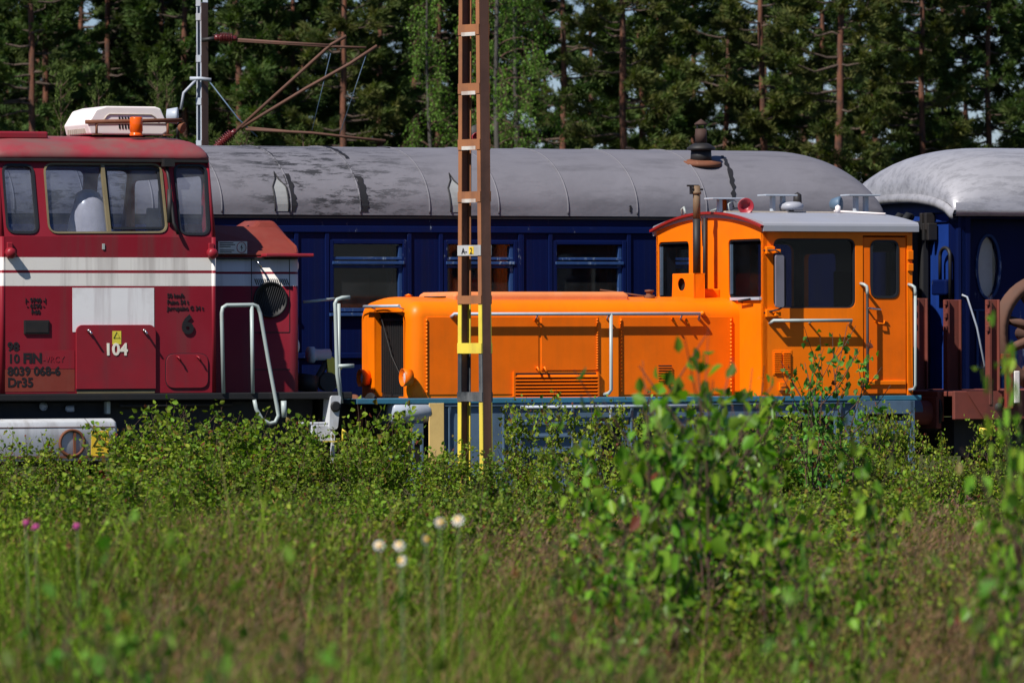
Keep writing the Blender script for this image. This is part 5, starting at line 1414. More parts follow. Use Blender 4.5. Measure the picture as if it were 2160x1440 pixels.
def leafmat(name, transl=.35, rough=.5, spec=.3, hue=1.0):
    m, t, b = newmat(name)
    a = nd(t, "ShaderNodeAttribute"); a.attribute_name = "tint"
    t.links.new(a.outputs[0], b.inputs['Base Color']); b.inputs['Roughness'].default_value = rough; b.inputs['Specular IOR Level'].default_value = spec
    tr = nd(t, "ShaderNodeBsdfTranslucent"); g = mixc(t, 1.0, a.outputs[0], (1.2, 1.45, .35), 'MULTIPLY'); t.links.new(g, tr.inputs[0])
    mx = nd(t, "ShaderNodeMixShader"); mx.inputs[0].default_value = transl
    t.links.new(b.outputs[0], mx.inputs[1]); t.links.new(tr.outputs[0], mx.inputs[2]); t.links.new(mx.outputs[0], t.nodes["Material Output"].inputs[0])
    return m
M['needles'] = leafmat('pine_needles', .26, .7, .06)
M['leaves'] = leafmat('leaves', .42, .5, .14)
M['birchleaves'] = leafmat('birch_leaves', .42, .36, .25)
M['blades'] = leafmat('grass_blades', .28, .7, .05)
def bark(name, c, c2, sc2=9):
    m, t, b = newmat(name)
    t.links.new(mixc(t, ramp(t, noise(t, sc2, 6, .7, (1, 1, .25)), .4, .62), c, c2), b.inputs['Base Color']); b.inputs['Roughness'].default_value = .9
    bump(t, b, noise(t, 20, 5, .7, (1, 1, .3), 3), .5, .03); return m
M['pinebark'] = bark('pine_bark', (.16, .058, .030), (.045, .024, .018))
M['deadwood'] = bark('dead_branch', (.09, .06, .045), (.04, .028, .022))
M['birchbark'] = bark('birch_bark', (.075, .068, .06), (.04, .034, .03), 4)
M['twig'] = bark('twig', (.09, .045, .03), (.05, .03, .02))

def tubes_np(paths, n=5):
    """list of (pts (k,3), radii (k,)) -> V,Q"""
    V, Q = [], []
    o = 0
    for pts, rad in paths:
        pts = np.asarray(pts, float); k = len(pts)
        d = np.gradient(pts, axis=0); d /= np.linalg.norm(d, axis=1)[:, None] + 1e-9
        up = np.where(np.abs(d[:, 2:3]) < .9, np.array([[0, 0, 1.]]), np.array([[1., 0, 0]]))
        e1 = np.cross(d, up); e1 /= np.linalg.norm(e1, axis=1)[:, None] + 1e-9; e2 = np.cross(e1, d)
        a = np.arange(n) * 2 * math.pi / n
        ring = pts[:, None] + (e1[:, None] * np.cos(a)[None, :, None] + e2[:, None] * np.sin(a)[None, :, None]) * np.asarray(rad, float)[:, None, None]
        V.append(ring.reshape(-1, 3))
        for i in range(k - 1):
            for j in range(n): Q.append((o + i * n + j, o + i * n + (j + 1) % n, o + (i + 1) * n + (j + 1) % n, o + (i + 1) * n + j))
        o += k * n
    return np.concatenate(V), np.array(Q)
def plainmesh(name, V, Q, mat):
    return tintmesh(name, V, Q, np.ones((len(V), 3)) * .5, mat)
def blades_np(base, direc, length, width, rng, side=None, bend=None):
    """flat pointed slivers: base (n,3), unit direction (n,3) -> V (4n), Q"""
    n = len(base)
    if side is None:
        r = rng.normal(size=(n, 3)); side = np.cross(direc, r); side /= np.linalg.norm(side, axis=1)[:, None] + 1e-9
    L_, W_ = np.asarray(length).reshape(-1, 1), np.asarray(width).reshape(-1, 1)
    m = base + direc * L_ * .5
    tip = base + direc * L_
    if bend is not None: tip = tip + bend
    V = np.stack([base, m - side * W_ / 2, tip, m + side * W_ / 2], 1).reshape(-1, 3)
    return V, np.arange(4 * n).reshape(n, 4)
def unit(a): return a / (np.linalg.norm(a, axis=-1, keepdims=True) + 1e-9)

# ------------------------------------------------------------------ pines
def pine_mesh(seed, H=15.0, z0=4.5, spread=2.1, nb=74, dens=1.0, col_=(.045, .062, .018), trunk_r=.115, dead=3, lean=.0, pair=False):
    rng = np.random.default_rng(seed)
    col_ = np.array(col_)
    zz_ = np.linspace(0, H, 14)
    wob = np.cumsum(rng.normal(0, .035, size=(14, 2)), 0)
    tr = np.stack([wob[:, 0] + lean * zz_, wob[:, 1], zz_], 1)
    def tp(z): return np.array([np.interp(z, zz_, tr[:, 0]), np.interp(z, zz_, tr[:, 1]), z])
    trad = trunk_r * (1 - .72 * (zz_ / H) ** 1.2)
    paths = [(tr, trad)]; dpaths = []
    NB, ND, NL, NW, NC = [], [], [], [], []
    for i in range(nb):
        t = (i + rng.random()) / nb
        z = z0 + (H - z0 - .3) * t ** .92
        az = rng.random() * 2 * math.pi
        Lb = spread * (1.02 - t ** 1.6) * rng.uniform(.5, 1.1) * (1 if t > .12 else .8)
        rise = rng.uniform(-.18, .12) + .55 * t
        d = np.array([math.cos(az), math.sin(az), rise]); d /= np.linalg.norm(d)
        k = 6
        tt = np.linspace(0, 1, k)
        p = tp(z)[None] + d[None] * (Lb * tt)[:, None]
        p[:, 2] += -.22 * Lb * tt * (1 - tt) * 1.2 + .16 * Lb * tt ** 3
        p[1:-1] += rng.normal(0, .05 * Lb, size=(k - 2, 3)) * .5
        paths.append((p, .035 * (1 - .8 * tt) * (.5 + Lb / spread * .7)))
        # twigs with needle tufts, in flattened sprays
        nt_ = max(4, int(Lb * 11 * dens))
        shade_ = rng.uniform(.72, 1.28)
        for j in range(nt_):
            u = rng.uniform(.28, 1.0) ** .8
            b0 = np.array([np.interp(u, tt, p[:, c]) for c in range(3)])
            a2 = az + rng.normal(0, .75)
            ln = rng.uniform(.18, .55) * (1.15 - .5 * u) * min(1.2, Lb)
            dd = np.array([math.cos(a2), math.sin(a2), rng.normal(.12, .22)]); dd /= np.linalg.norm(dd)
            tw = b0 + dd * ln
            if j % 2 == 0: paths.append((np.stack([b0, tw]), np.array([.012, .006])))
            m_ = int(46 * dens)
            s_ = rng.random(m_)
            base = b0 + dd * (ln * (.25 + .8 * s_))[:, None] + rng.normal(0, .035, size=(m_, 3))
            di = unit(dd[None] * 1.1 + rng.normal(0, .6, size=(m_, 3)) + np.array([0, 0, .4]))
            NB.append(base); ND.append(di); NL.append(rng.uniform(.13, .26, m_)); NW.append(rng.uniform(.024, .050, m_))
            c = col_[None] * shade_ * rng.uniform(.7, 1.35, size=(m_, 1)); c[:, 0] *= rng.uniform(.85, 1.25); NC.append(c)
    for i in range(dead):
        z = rng.uniform(1.5, z0 + 2.5); az = rng.random() * 2 * math.pi; Lb = rng.uniform(.5, 1.4)
        tt = np.linspace(0, 1, 5); d = np.array([math.cos(az), math.sin(az), rng.uniform(-.3, .15)])
        p = tp(z)[None] + d[None] * (Lb * tt)[:, None]; p[:, 2] -= .25 * Lb * tt ** 2
        dpaths.append((p, .022 * (1 - .7 * tt)))
    V, Q = tubes_np(paths[:1], 9); V2, Q2 = tubes_np(paths[1:], 4); V3, Q3 = tubes_np(dpaths, 4)
    trunk = plainmesh("trunk", np.concatenate([V, V2, V3]), np.concatenate([Q, Q2 + len(V), Q3 + len(V) + len(V2)]), [M['pinebark'], M['deadwood']])
    mi = np.ones(len(trunk.polygons), dtype=np.int32); mi[:len(Q)] = 0; trunk.polygons.foreach_set("material_index", mi)
    base, di = np.concatenate(NB), np.concatenate(ND); cc = np.concatenate(NC)
    Vn, Qn = blades_np(base, di, np.concatenate(NL), np.concatenate(NW), rng)
    crown = tintmesh("crown", Vn, Qn, np.repeat(cc, 4, 0), M['needles'])
    return trunk, crown
def put_plant(name, label, cat, loc, rz, meshes, scale=1.0, group=None, parts=('trunk', 'crown')):
    o = bpy.data.objects.new(name, None); col.objects.link(o); o.location = loc; o.rotation_euler = (0, 0, rz); o.scale = (scale,) * 3
    tag(o, label, cat, group)
    for pn, me in zip(parts, meshes): link(pn, me, o)
    return o
GREEN_D, GREEN_M, GREEN_Y = (.042, .068, .022), (.058, .094, .028), (.082, .102, .032)
PINES = {
    'd1': pine_mesh(1, 16, 3.4, 2.2, 84, 1.0, GREEN_D), 'd2': pine_mesh(2, 17, 4.0, 2.5, 84, 1.0, GREEN_D),
    'm1': pine_mesh(3, 16, 4.2, 2.1, 74, 1.0, GREEN_M), 'm2': pine_mesh(4, 17, 5.2, 2.0, 66, 1.0, GREEN_M, dead=4),
    'y1': pine_mesh(5, 16, 4.4, 2.1, 72, 1.0, GREEN_Y), 'y2': pine_mesh(6, 17, 3.4, 2.4, 80, 1.0, GREEN_Y),
    't1': pine_mesh(7, 18, 5.6, 1.9, 68, 1.0, GREEN_M, .12, 3), 't2': pine_mesh(8, 17.5, 5.4, 2.0, 70, 1.0, GREEN_Y, .13, 3),
}
def tree(kind, u, Y, label, rz, scale=1.0, group='pines of the wood behind the trains'):
    p = at(u, 720, Y); put_plant('pine_tree', label, 'tree', (p.x, p.y, -.1), rz, PINES[kind], scale, group)
row = [  # kind, photo column, distance, label
    ('d1', -40, 172, 'dark pine at the far left behind the red locomotive roof'),
    ('t1', 72, 168, 'pine with two-toned trunk left of the white air conditioner'),
    ('t1', 96, 171, 'slender pine just right of a twin pine above the red cab'),
    ('d2', 160, 178, 'dark dense pine directly above the white air conditioner'),
    ('d1', 226, 175, 'dark pine above the amber beacon on the red cab'),
    ('d2', 330, 176, 'dense pine left of the pale catenary mast'),
    ('m1', 392, 170, 'green pine close against the left of the pale catenary mast'),
    ('t1', 490, 172, 'bare-trunked pine right of the catenary mast'),
    ('m2', 512, 169, 'pine behind the lower insulator of the cantilever'),
    ('d1', 590, 176, 'shady pine under the upper cantilever stay tube'),
    ('m2', 640, 174, 'pine behind the middle of the cantilever arms'),
    ('t2', 714, 168, 'pine with orange trunk behind the tips of the cantilever tubes'),
    ('m1', 800, 171, 'green pine right of the cantilever tips'),
    ('d2', 868, 177, 'dark pine left of the rusty lattice mast'),
    ('d1', 930, 174, 'pine hugging the left edge of the rusty lattice mast'),
    ('d1', 1048, 179, 'dark trunked pine beside the bright birch'),
    ('m1', 1186, 170, 'broad green pine with a forked lower trunk right of the birch'),
    ('t2', 1306, 166, 'pine with the straight orange trunk in the middle of the wood'),
    ('m2', 1364, 172, 'pine with dark trunk just left of the coach chimney'),
    ('t1', 1390, 175, 'thin pine between a dark trunk and the coach chimney'),
    ('y1', 1532, 171, 'yellowish pine right behind the coach chimney'),
    ('t2', 1612, 168, 'pine with pale orange trunk right of the coach chimney'),
    ('m2', 1722, 173, 'pine with thin dark trunk above the end of the grey roof'),
    ('t2', 1776, 165, 'thick-trunked pine above the gap between the coaches'),
    ('m1', 1850, 177, 'green pine standing in the gap between both coach roofs'),
    ('y2', 1948, 169, 'yellowish bushy pine above the silver roof of the second coach'),
    ('t1', 1996, 172, 'slim pine with orange trunk above the silver roof'),
    ('m1', 2090, 170, 'green pine at the right above the silver roof'),
    ('d1', 2170, 172, 'pine cut by the right edge of the photo'),
]
rr_ = random.Random(11)
for k, u, Y, lab in row: tree(k, u, Y, lab, rr_.uniform(0, 6.28), rr_.uniform(.94, 1.08))
kinds = ['d1', 'd2', 'm1', 'y1', 'd2', 'm2', 't1', 'd1']
for i in range(66):
    u = -780 + i * 58 + rr_.uniform(-26, 26)
    Y = rr_.uniform(186, 232)
    if u > 960 and i % 2 == 0: continue
    k = kinds[i % 8] if u > 1000 else ['d1', 'd2', 'd1', 'm1'][i % 4]
    tree(k, u, Y, 'one of the shaded pines deeper in the wood behind the front row', rr_.uniform(0, 6.28), rr_.uniform(.9, 1.15), 'pines deeper in the wood')
# young pines with upright candles, close behind the track
def young_pine(seed, H=7.0):
    rng = np.random.default_rng(seed); c0 = np.array((.075, .105, .028))
    paths = [(np.array([[0, 0, 0], [.03, 0, H * .5], [0, 0, H]]), np.array([.06, .035, .008]))]
    NB, ND, NL, NW, NC = [], [], [], [], []
    for i in range(64):
        t = (i + rng.random()) / 64; z = .8 + (H - .9) * t; az = rng.random() * 6.28; Lb = 1.15 * (1.05 - t) * rng.uniform(.6, 1.1) + .12
        d = np.array([math.cos(az), math.sin(az), .35 + .5 * t]); p0 = np.array([0, 0, z]); tt = np.linspace(0, 1, 4)
        p = p0 + d * (Lb * tt)[:, None]; p[:, 2] += .25 * Lb * tt ** 2; paths.append((p, .014 * (1 - .7 * tt)))
        for j in range(max(2, int(Lb * 9))):
            u = rng.uniform(.25, 1); b0 = p0 + d * Lb * u; b0[2] += .25 * Lb * u * u
            m_ = 26; ax = unit(np.array([rng.normal(0, .4), rng.normal(0, .4), .8])); ln = rng.uniform(.15, .4)
            base = b0 + ax * (ln * rng.random(m_))[:, None] + rng.normal(0, .02, (m_, 3))
            NB.append(base); ND.append(unit(ax + rng.normal(0, .6, (m_, 3)))); NL.append(rng.uniform(.06, .13, m_)); NW.append(rng.uniform(.012, .02, m_)); NC.append(c0 * rng.uniform(.7, 1.4) * rng.uniform(.75, 1.25, (m_, 1)))
    Vt, Qt = tubes_np(paths, 5)
    Vn, Qn = blades_np(np.concatenate(NB), np.concatenate(ND), np.concatenate(NL), np.concatenate(NW), rng)
    return plainmesh('trunk', Vt, Qt, M['twig']), tintmesh('crown', Vn, Qn, np.repeat(np.concatenate(NC), 4, 0), M['needles'])
YP = young_pine(21), young_pine(22)
for i, (u, v, Y, lab) in enumerate([(128, 158, 128, 'young bright green pine with upright shoots left of the air conditioner'), (208, 178, 125, 'young pine peeping over the white air conditioner'), (332, 138, 130, 'tall young pine between the air conditioner and the catenary mast'), (352, 160, 124, 'small young pine beside the roof headlight of the red cab'), (520, 250, 126, 'young pine behind the lower insulator'), (640, 270, 128, 'young pine just above the grey coach roof')]):
    p = at(u, v, Y); h = p.z; put_plant('young_pine', lab, 'tree', (p.x, p.y, -.1), i * 1.1, YP[i % 2], h / 7.0, 'young pines behind the trains')
# birches
def birch(seed, H=15.0, z0=2.5, spread=2.2, n=8000, c0=(.11, .20, .035)):
    rng = np.random.default_rng(seed); c0 = np.array(c0)
    zz_ = np.linspace(0, H, 12); wob = np.cumsum(rng.normal(0, .05, (12, 2)), 0); tr = np.stack([wob[:, 0], wob[:, 1], zz_], 1)
    paths = [(tr, .12 * (1 - .85 * zz_ / H))]; tips = []
    for i in range(60):
        t = (i + rng.random()) / 60; z = z0 + (H - z0) * t; az = rng.random() * 6.28; Lb = spread * (1.05 - t) * rng.uniform(.5, 1.1) + .2
        p0 = np.array([np.interp(z, zz_, tr[:, 0]), np.interp(z, zz_, tr[:, 1]), z]); tt = np.linspace(0, 1, 6)
        d = np.array([math.cos(az), math.sin(az), .75]); p = p0 + d * (Lb * tt)[:, None]; p[:, 2] -= .75 * Lb * tt ** 2.2
        paths.append((p, .022 * (1 - .8 * tt)))
        for j in range(6):
            u = rng.uniform(.35, 1); b0 = np.array([np.interp(u, tt, p[:, c]) for c in range(3)]); hl = rng.uniform(.4, 1.2)
            q_ = np.stack([b0, b0 + np.array([rng.normal(0, .12), rng.normal(0, .12), -hl * .5]), b0 + np.array([rng.normal(0, .18), rng.normal(0, .18), -hl])]); paths.append((q_, np.array([.007, .005, .003]))); tips.append(q_)
    m_ = n // len(tips) + 1
    B = []
    for q_ in tips:
        s = rng.random(m_); B.append(np.stack([np.interp(s, [0, .5, 1], q_[:, c]) for c in range(3)], 1) + rng.normal(0, .075, (m_, 3)))
    B = np.concatenate(B); N_ = len(B)
    di = unit(rng.normal(0, .6, (N_, 3)) + np.array([0, 0, -.6])); Vn, Qn = blades_np(B, di, rng.uniform(.06, .11, N_), rng.uniform(.045, .075, N_), rng)
    C = c0 * rng.uniform(.6, 1.5, (N_, 1)) * np.array([1, 1, 1]); Vt, Qt = tubes_np(paths, 5)
    tm = plainmesh('trunk', Vt, Qt, [M['birchbark'], M['twig']]); mi = np.ones(len(tm.polygons), dtype=np.int32); mi[:55] = 0; tm.polygons.foreach_set('material_index', mi)
    return tm, tintmesh('crown', Vn, Qn, np.repeat(C, 4, 0), M['leaves'])
BI = birch(31), birch(32, 16, 3.0, 1.8)
for i, (u, Y, lab) in enumerate([(1030, 162, 'bright green birch right behind the rusty lattice mast'), (1088, 164, 'slim bright birch between the lattice mast and the pines'), (918, 163, 'birch peeping out left of the rusty lattice mast')]):
    p = at(u, 720, Y); put_plant('birch_tree', lab, 'tree', (p.x, p.y, -.1), i * 2.0, BI[i % 2], 1.0 if i < 2 else .8, 'birches at the edge of the wood')
# ------------------------------------------------------------------ meadow and shrubs in front of the trains
def leaf_np(base, direc, length, width, rng, fold=.25):
    """ovate leaves made of two quads each: 6 points"""
    n = len(base); L_, W_ = length[:, None], width[:, None]
    r = rng.normal(size=(n, 3)); side = unit(np.cross(direc, r)); nor = np.cross(side, direc)
    a = base; tip = base + direc * L_
    m1 = base + direc * L_ * .34; m2 = base + direc * L_ * .70
    V = np.stack([a, m1 - side * W_ * .5 + nor * W_ * fold, m2 - side * W_ * .34 + nor * W_ * fold * .8, tip, m2 + side * W_ * .34 + nor * W_ * fold * .8, m1 + side * W_ * .5 + nor * W_ * fold], 1).reshape(-1, 3)
    o = np.arange(n)[:, None] * 6
    Q = np.concatenate([o + np.array([[0, 1, 2, 3]]), o + np.array([[0, 3, 4, 5]])])
    return V, Q
def shrub_mesh(seed, H=1.1, spread=.55, stems=9, leaves=900, leaf=.032, c0=(.13, .19, .04), drop=.25, tipbare=.0, lm='leaves', odd=1.0):
    rng = np.random.default_rng(seed); c0 = np.array(c0)
    paths = []; LB = []; LD = []; TT = []
    per = leaves // stems
    for i in range(stems):
        az = rng.random() * 6.28; h = H * rng.uniform(.55, 1.0) if i else H
        off = spread * rng.uniform(.1, 1.0) if i else .05
        b0 = np.array([rng.normal(0, .06), rng.normal(0, .06), 0]); t = np.linspace(0, 1, 6)
        p = b0 + np.stack([math.cos(az) * off * t ** 1.3, math.sin(az) * off * t ** 1.3, h * t], 1); p[1:] += rng.normal(0, .02, (5, 3))
        paths.append((p, .008 * (1 - .8 * t)))
        side_n = 5
        segs = [(p, 1.0)]
        for j in range(side_n):
            u = rng.uniform(.25, .85); q0 = np.array([np.interp(u, t, p[:, c]) for c in range(3)]); a2 = rng.random() * 6.28; ln = rng.uniform(.12, .32) * H
            q_ = np.stack([q0, q0 + np.array([math.cos(a2) * .5, math.sin(a2) * .5, .45]) * ln * .6, q0 + np.array([math.cos(a2) * .8, math.sin(a2) * .8, .9]) * ln]); paths.append((q_, np.array([.004, .003, .002]))); segs.append((q_, .5))
        w_ = np.array([s[1] for s in segs]); w_ /= w_.sum()
        for (sp_, _), k in zip(segs, (w_ * per).astype(int)):
            s = rng.uniform(.15, 1 - tipbare, k) ** (.75 if lm != 'leaves' else 1); ts = np.linspace(0, 1, len(sp_))
            LB.append(np.stack([np.interp(s, ts, sp_[:, c]) for c in range(3)], 1) + rng.normal(0, .022 * (H + .3), (k, 3)))
    B = np.concatenate(LB); n = len(B)
    D = unit(rng.normal(0, .8, (n, 3)) + np.array([0, 0, drop]))
    ln = leaf * rng.uniform(.65, 1.35, n)
    V, Q = leaf_np(B, D, ln, ln * rng.uniform(.62, .85, n), rng)
    C = c0 * rng.uniform(.45, 1.6, (n, 1)); C[:, 0] *= rng.uniform(.8, 1.35, n); yel = rng.random(n) < .04 * odd; C[yel] = np.array([.20, .15, .03]) * rng.uniform(.7, 1.1, (yel.sum(), 1)); red_ = rng.random(n) < .025 * odd; C[red_] = np.array([.16, .045, .025])
    Vs, Qs = tubes_np(paths, 4)
    return plainmesh('stems', Vs, Qs, M['twig']), tintmesh('foliage', V, Q, np.repeat(C, 6, 0), M[lm])
SH = [shrub_mesh(41, 1.2, .55, 10, 1400, .042, (.15, .225, .022)), shrub_mesh(42, 1.2, .75, 13, 2300, .044, (.13, .21, .020)), shrub_mesh(43, 1.2, .35, 8, 1300, .046, (.17, .245, .026), .1), shrub_mesh(44, 1.2, .65, 12, 2200, .040, (.12, .19, .022)), shrub_mesh(45, 1.2, .5, 9, 1300, .050, (.155, .235, .025))]
def shrub(u, vtop, Y, k, label, group, name='leafy_shrub', cat='shrub', widen=1.0, rz=None):
    p = at(u, vtop, Y); h = p.z + .12
    o = put_plant(name, label, cat, (p.x, p.y, -.12), rz if rz is not None else rng0.uniform(0, 6.28), SH[k], 1, group, ('stems', 'foliage'))
    o.scale = (h / 1.2 * widen, h / 1.2 * widen, h / 1.2)
    return o
rng0 = random.Random(77)
G1 = 'leafy shrubs along the track'
front = [
    (70, 918, 60.6, 2, 'small leafy shrub in front of the grey fuel tank at the far left', 1), (128, 960, 60, 0, 'low shrub under the fuel tank left of the round rusty cap', 1),
    (252, 905, 60.8, 2, 'thin sprig just right of the yellow flammable sticker', .35), (20, 955, 60, 3, 'low shrub at the left edge under the red locomotive', 1.2),
    (345, 850, 60.8, 1, 'tall bushy shrub right of the fuel tank of the red locomotive', 1.1), (400, 868, 60.4, 3, 'bush below the edge of the red cab', 1.1), (306, 905, 60, 0, 'shrub touching the right end of the fuel tank', 1.2),
    (470, 858, 60.6, 3, 'bush under the first white handrail', 1.2), (522, 890, 60.2, 1, 'bush under the second white handrail', 1.1), (440, 905, 59.6, 4, 'wide bush in front of the shrubs under the red cab', 1.3),
    (632, 878, 60.8, 4, 'bush right of the looped white handrail', .9), (665, 880, 60.2, 1, 'bush left of the yellow coupling lever', .9), (575, 930, 59.4, 3, 'low bush below the looped white handrail', 1.3),
    (778, 838, 61.2, 4, 'bush in front of the buffers between both locomotives', .9), (838, 872, 60.6, 1, 'bush below the left headlight of the orange locomotive', .9), (745, 925, 60.0, 3, 'low bush at the foot of the coupling lever', 1.1),
    (905, 945, 60.0, 1, 'low bush in front of the pale yellow plate', 1.2), (965, 950, 59.6, 0, 'low bush left of the foot of the rusty lattice mast', 1.2), (1050, 948, 59.8, 3, 'low bush right of the foot of the rusty lattice mast', 1.1),
    (1112, 845, 61.0, 2, 'thin tall shrub left of the horizontal brake pipe', .8), (1150, 930, 60.4, 0, 'shrub below the big louvre of the orange hood', 1), (1225, 850, 61.2, 2, 'loose shrub below the pale drop pipe', .8), (1262, 940, 60.2, 4, 'bush below the pale drop pipe', 1.0),
    (1340, 845, 61.0, 2, 'loose shrub right of the pale drop pipe', .8), (1395, 915, 60.0, 0, 'bush under the small louvre of the orange hood', 1.1),
    (1480, 850, 61.4, 1, 'bush below the rear hood door of the orange locomotive', .7), (1600, 832, 61.0, 4, 'tall bush at the seam between orange hood and cab', .8), (1660, 850, 61.2, 1, 'dense bush below the double vent of the cab', 1.1), (1725, 895, 60.2, 3, 'dense bush under the cab left of the slender birch', 1.2), (1790, 905, 60.6, 1, 'dense bush under the cab door', 1.1),
    (1560, 890, 60.0, 3, 'low bush under the front of the orange cab', 1.2), (1850, 850, 61.2, 2, 'thin shrub before the rear steps of the orange locomotive', .5), (1905, 870, 61.4, 2, 'thin shrub at the last step of the orange locomotive', .6), (1870, 955, 60.2, 0, 'low bush at the foot of the rear steps', 1.0),
    (1965, 915, 61.2, 2, 'sprig below the right buffer of the orange locomotive', .7), (2030, 955, 60.2, 0, 'low bush under the wagon buffer', 1.0), (2100, 885, 61.4, 2, 'leafy sprig before the yellow handle of the wagon', .8), (2150, 940, 60.0, 1, 'low bush at the right edge under the rusty wagon', 1.0),
]
for u, v, Y, k, lab, wd in front: shrub(u, v, Y, k, lab, G1, widen=wd)
# slender birch saplings with tiny leaves
SH_S = [shrub_mesh(51, 1.2, .14, 3, 210, .044, (.09, .235, .035), -.1, .0), shrub_mesh(52, 1.2, .10, 2, 170, .044, (.10, .25, .04), -.1, .0)]
def sapling(u, v, Y, k, lab, grp='slender saplings before the orange cab', wd=1.0, meshes=None):
    p = at(u, v, Y); h = p.z + .12
    o = put_plant('birch_sapling', lab, 'sapling', (p.x, p.y, -.12), rng0.uniform(0, 6.28), (meshes or SH_S)[k], 1, grp, ('stems', 'foliage')); o.scale = (h / 1.2 * wd, h / 1.2 * wd, h / 1.2)
sapling(1738, 712, 58.5, 0, 'slender birch sapling in front of the cab window rail', wd=.8); sapling(1778, 700, 58.8, 1, 'taller slender birch sapling beside the cab grab rail', wd=.9)
sapling(1715, 745, 58.2, 1, 'short slender sapling right of the double cab vent', wd=.7)
# second belt of low shrubs nearer the camera
G2 = 'low shrubs in the belt before the track'
lab2 = 'one of the low tangled shrubs in the belt between meadow and track'
for i in range(104):
    u = -290 + i * 26.5 + rng0.uniform(-20, 20); Y = rng0.uniform(42, 58)
    if rng0.random() < .22: continue
    v = (rng0.uniform(925, 965) if rng0.random() < .25 and u < 880 else rng0.uniform(975, 1050)) + (57 - Y) * 5.5
    shrub(u, v, Y, rng0.choice([0, 1, 3, 4]), lab2, G2, widen=rng0.uniform(.8, 1.4))
# leafy shrubs scattered through the meadow
lab3 = 'one of the knee-high leafy plants scattered through the meadow grass'
for i in range(40):
    u = -20 + i * 55 + rng0.uniform(-30, 30); Y = rng0.uniform(30, 50)
    v = 720 + (1.8 - rng0.uniform(.55, .95)) / Y * F
    shrub(u, v, Y, rng0.choice([0, 1, 2, 3, 4]), lab3, 'knee-high leafy plants in the meadow', name='leafy_plant', cat='plant', widen=rng0.uniform(.8, 1.3))
# birch saplings with large leaves, close to the camera
FB = [shrub_mesh(61, 1.2, .16, 4, 170, .060, (.125, .25, .020), -.45, lm='birchleaves', odd=.2), shrub_mesh(62, 1.2, .22, 5, 220, .060, (.105, .225, .018), -.45, lm='birchleaves', odd=.2), shrub_mesh(63, 1.2, .3, 6, 230, .058, (.135, .25, .022), -.45, lm='birchleaves', odd=.2)]
GF = 'young birches in the meadow'
near_b = [(1420, 686, 29.4, 1, 'tallest young birch with large leaves before the orange hood', .75), (1478, 752, 32.0, 1, 'young birch just right of the tallest one', .9), (1545, 775, 34.6, 1, 'young birch before the front edge of the orange cab', .9), (1368, 770, 32.0, 0, 'short young birch left of the tallest one', .8),
          (1605, 815, 41.0, 0, 'young birch before the lower cab corner', .7), (1445, 850, 34.6, 2, 'bushy young birch filling the middle of the birch clump', 1.0), (1580, 920, 34.6, 2, 'low bushy birch at the right of the birch clump', 1.0), (1260, 915, 33.3, 0, 'young birch with pale leaves left of the birch clump', .8), (1275, 1030, 28.2, 1, 'low young birch in front below the pale leaved one', .8),
          (1660, 960, 30.7, 1, 'young birch between the clump and the dry grass', .8), (1840, 905, 29.4, 0, 'thin young birch before the rear cab steps', .6), (2148, 705, 25.6, 0, 'young birch at the right edge before the wagon', .35), (2120, 985, 24.3, 2, 'leafy young birch low at the right edge', .7), (1745, 1130, 24.3, 2, 'low leafy birch in the right meadow', .7), (1340, 1130, 26.9, 1, 'low young birch in the meadow below the clump', .8)]
for u, v, Y, k, lab, wd in near_b: sapling(u, v, Y, k, lab, GF, wd, FB)
# broad-leaved weeds in the foreground
WD = [shrub_mesh(71, 1.2, .45, 8, 200, .065, (.085, .19, .025), .1, odd=.2), shrub_mesh(72, 1.2, .5, 9, 280, .05, (.105, .21, .028), .2, odd=.2)]
GW = 'leafy weeds in the near meadow'
for u, v, Y, k, lab in [(190, 1090, 20, 0, 'dark leafy weed below the pink flowers'), (330, 1160, 18, 1, 'leafy weed in the left foreground meadow'), (640, 1190, 18, 1, 'leafy weed left of the white daisies'), (1180, 1150, 20, 1, 'leafy weed right of the white daisies'), (2060, 1180, 17, 0, 'leafy weed before the dry grass at the right'), (1640, 1260, 16.5, 0, 'leafy weed low in the right half'), (470, 1230, 17, 0, 'leafy weed in the brown grass at the left')]:
    p = at(u, v, Y); h = p.z + .12
    o = put_plant('leafy_weed', lab, 'weed', (p.x, p.y, -.12), rng0.uniform(0, 6.28), WD[k], 1, GW, ('stems', 'foliage')); o.scale = (h / 1.2 * .75, h / 1.2 * .75, h / 1.2)

# grass: ribbons, millions would be uncountable -> three meshes
def field(n, seed, ymin=12, ymax=60.5, power=1.0, margin=1.35):
    rng = np.random.default_rng(seed)
    a, b2 = ymin ** 2, ymax ** 2
    Y = np.sqrt(a + (b2 - a) * rng.random(n) ** power)
    hw = (1080 / F) * Y
    inner = rng.random(n) < .78
    X = np.where(inner, (rng.random(n) - .5) * 2 * hw * 1.2, np.sign(rng.random(n) - .5) * (hw * 1.2 + rng.random(n) * 3.6)) + rng.normal(0, .25, n)
    return X, Y, rng
def lowfreq(X, Y, seed, sx=1.0, sy=3.0):
    r = np.random.default_rng(seed); v = np.zeros_like(X)
    for _ in range(7):
        kx, ky = r.normal(0, 1.5 / sx), r.normal(0, 1.5 / sy); v += np.sin(X * kx + Y * ky + r.random() * 6.28)
    return v / 2.6
def photo_u(X, Y): return 1080 + X / Y * F
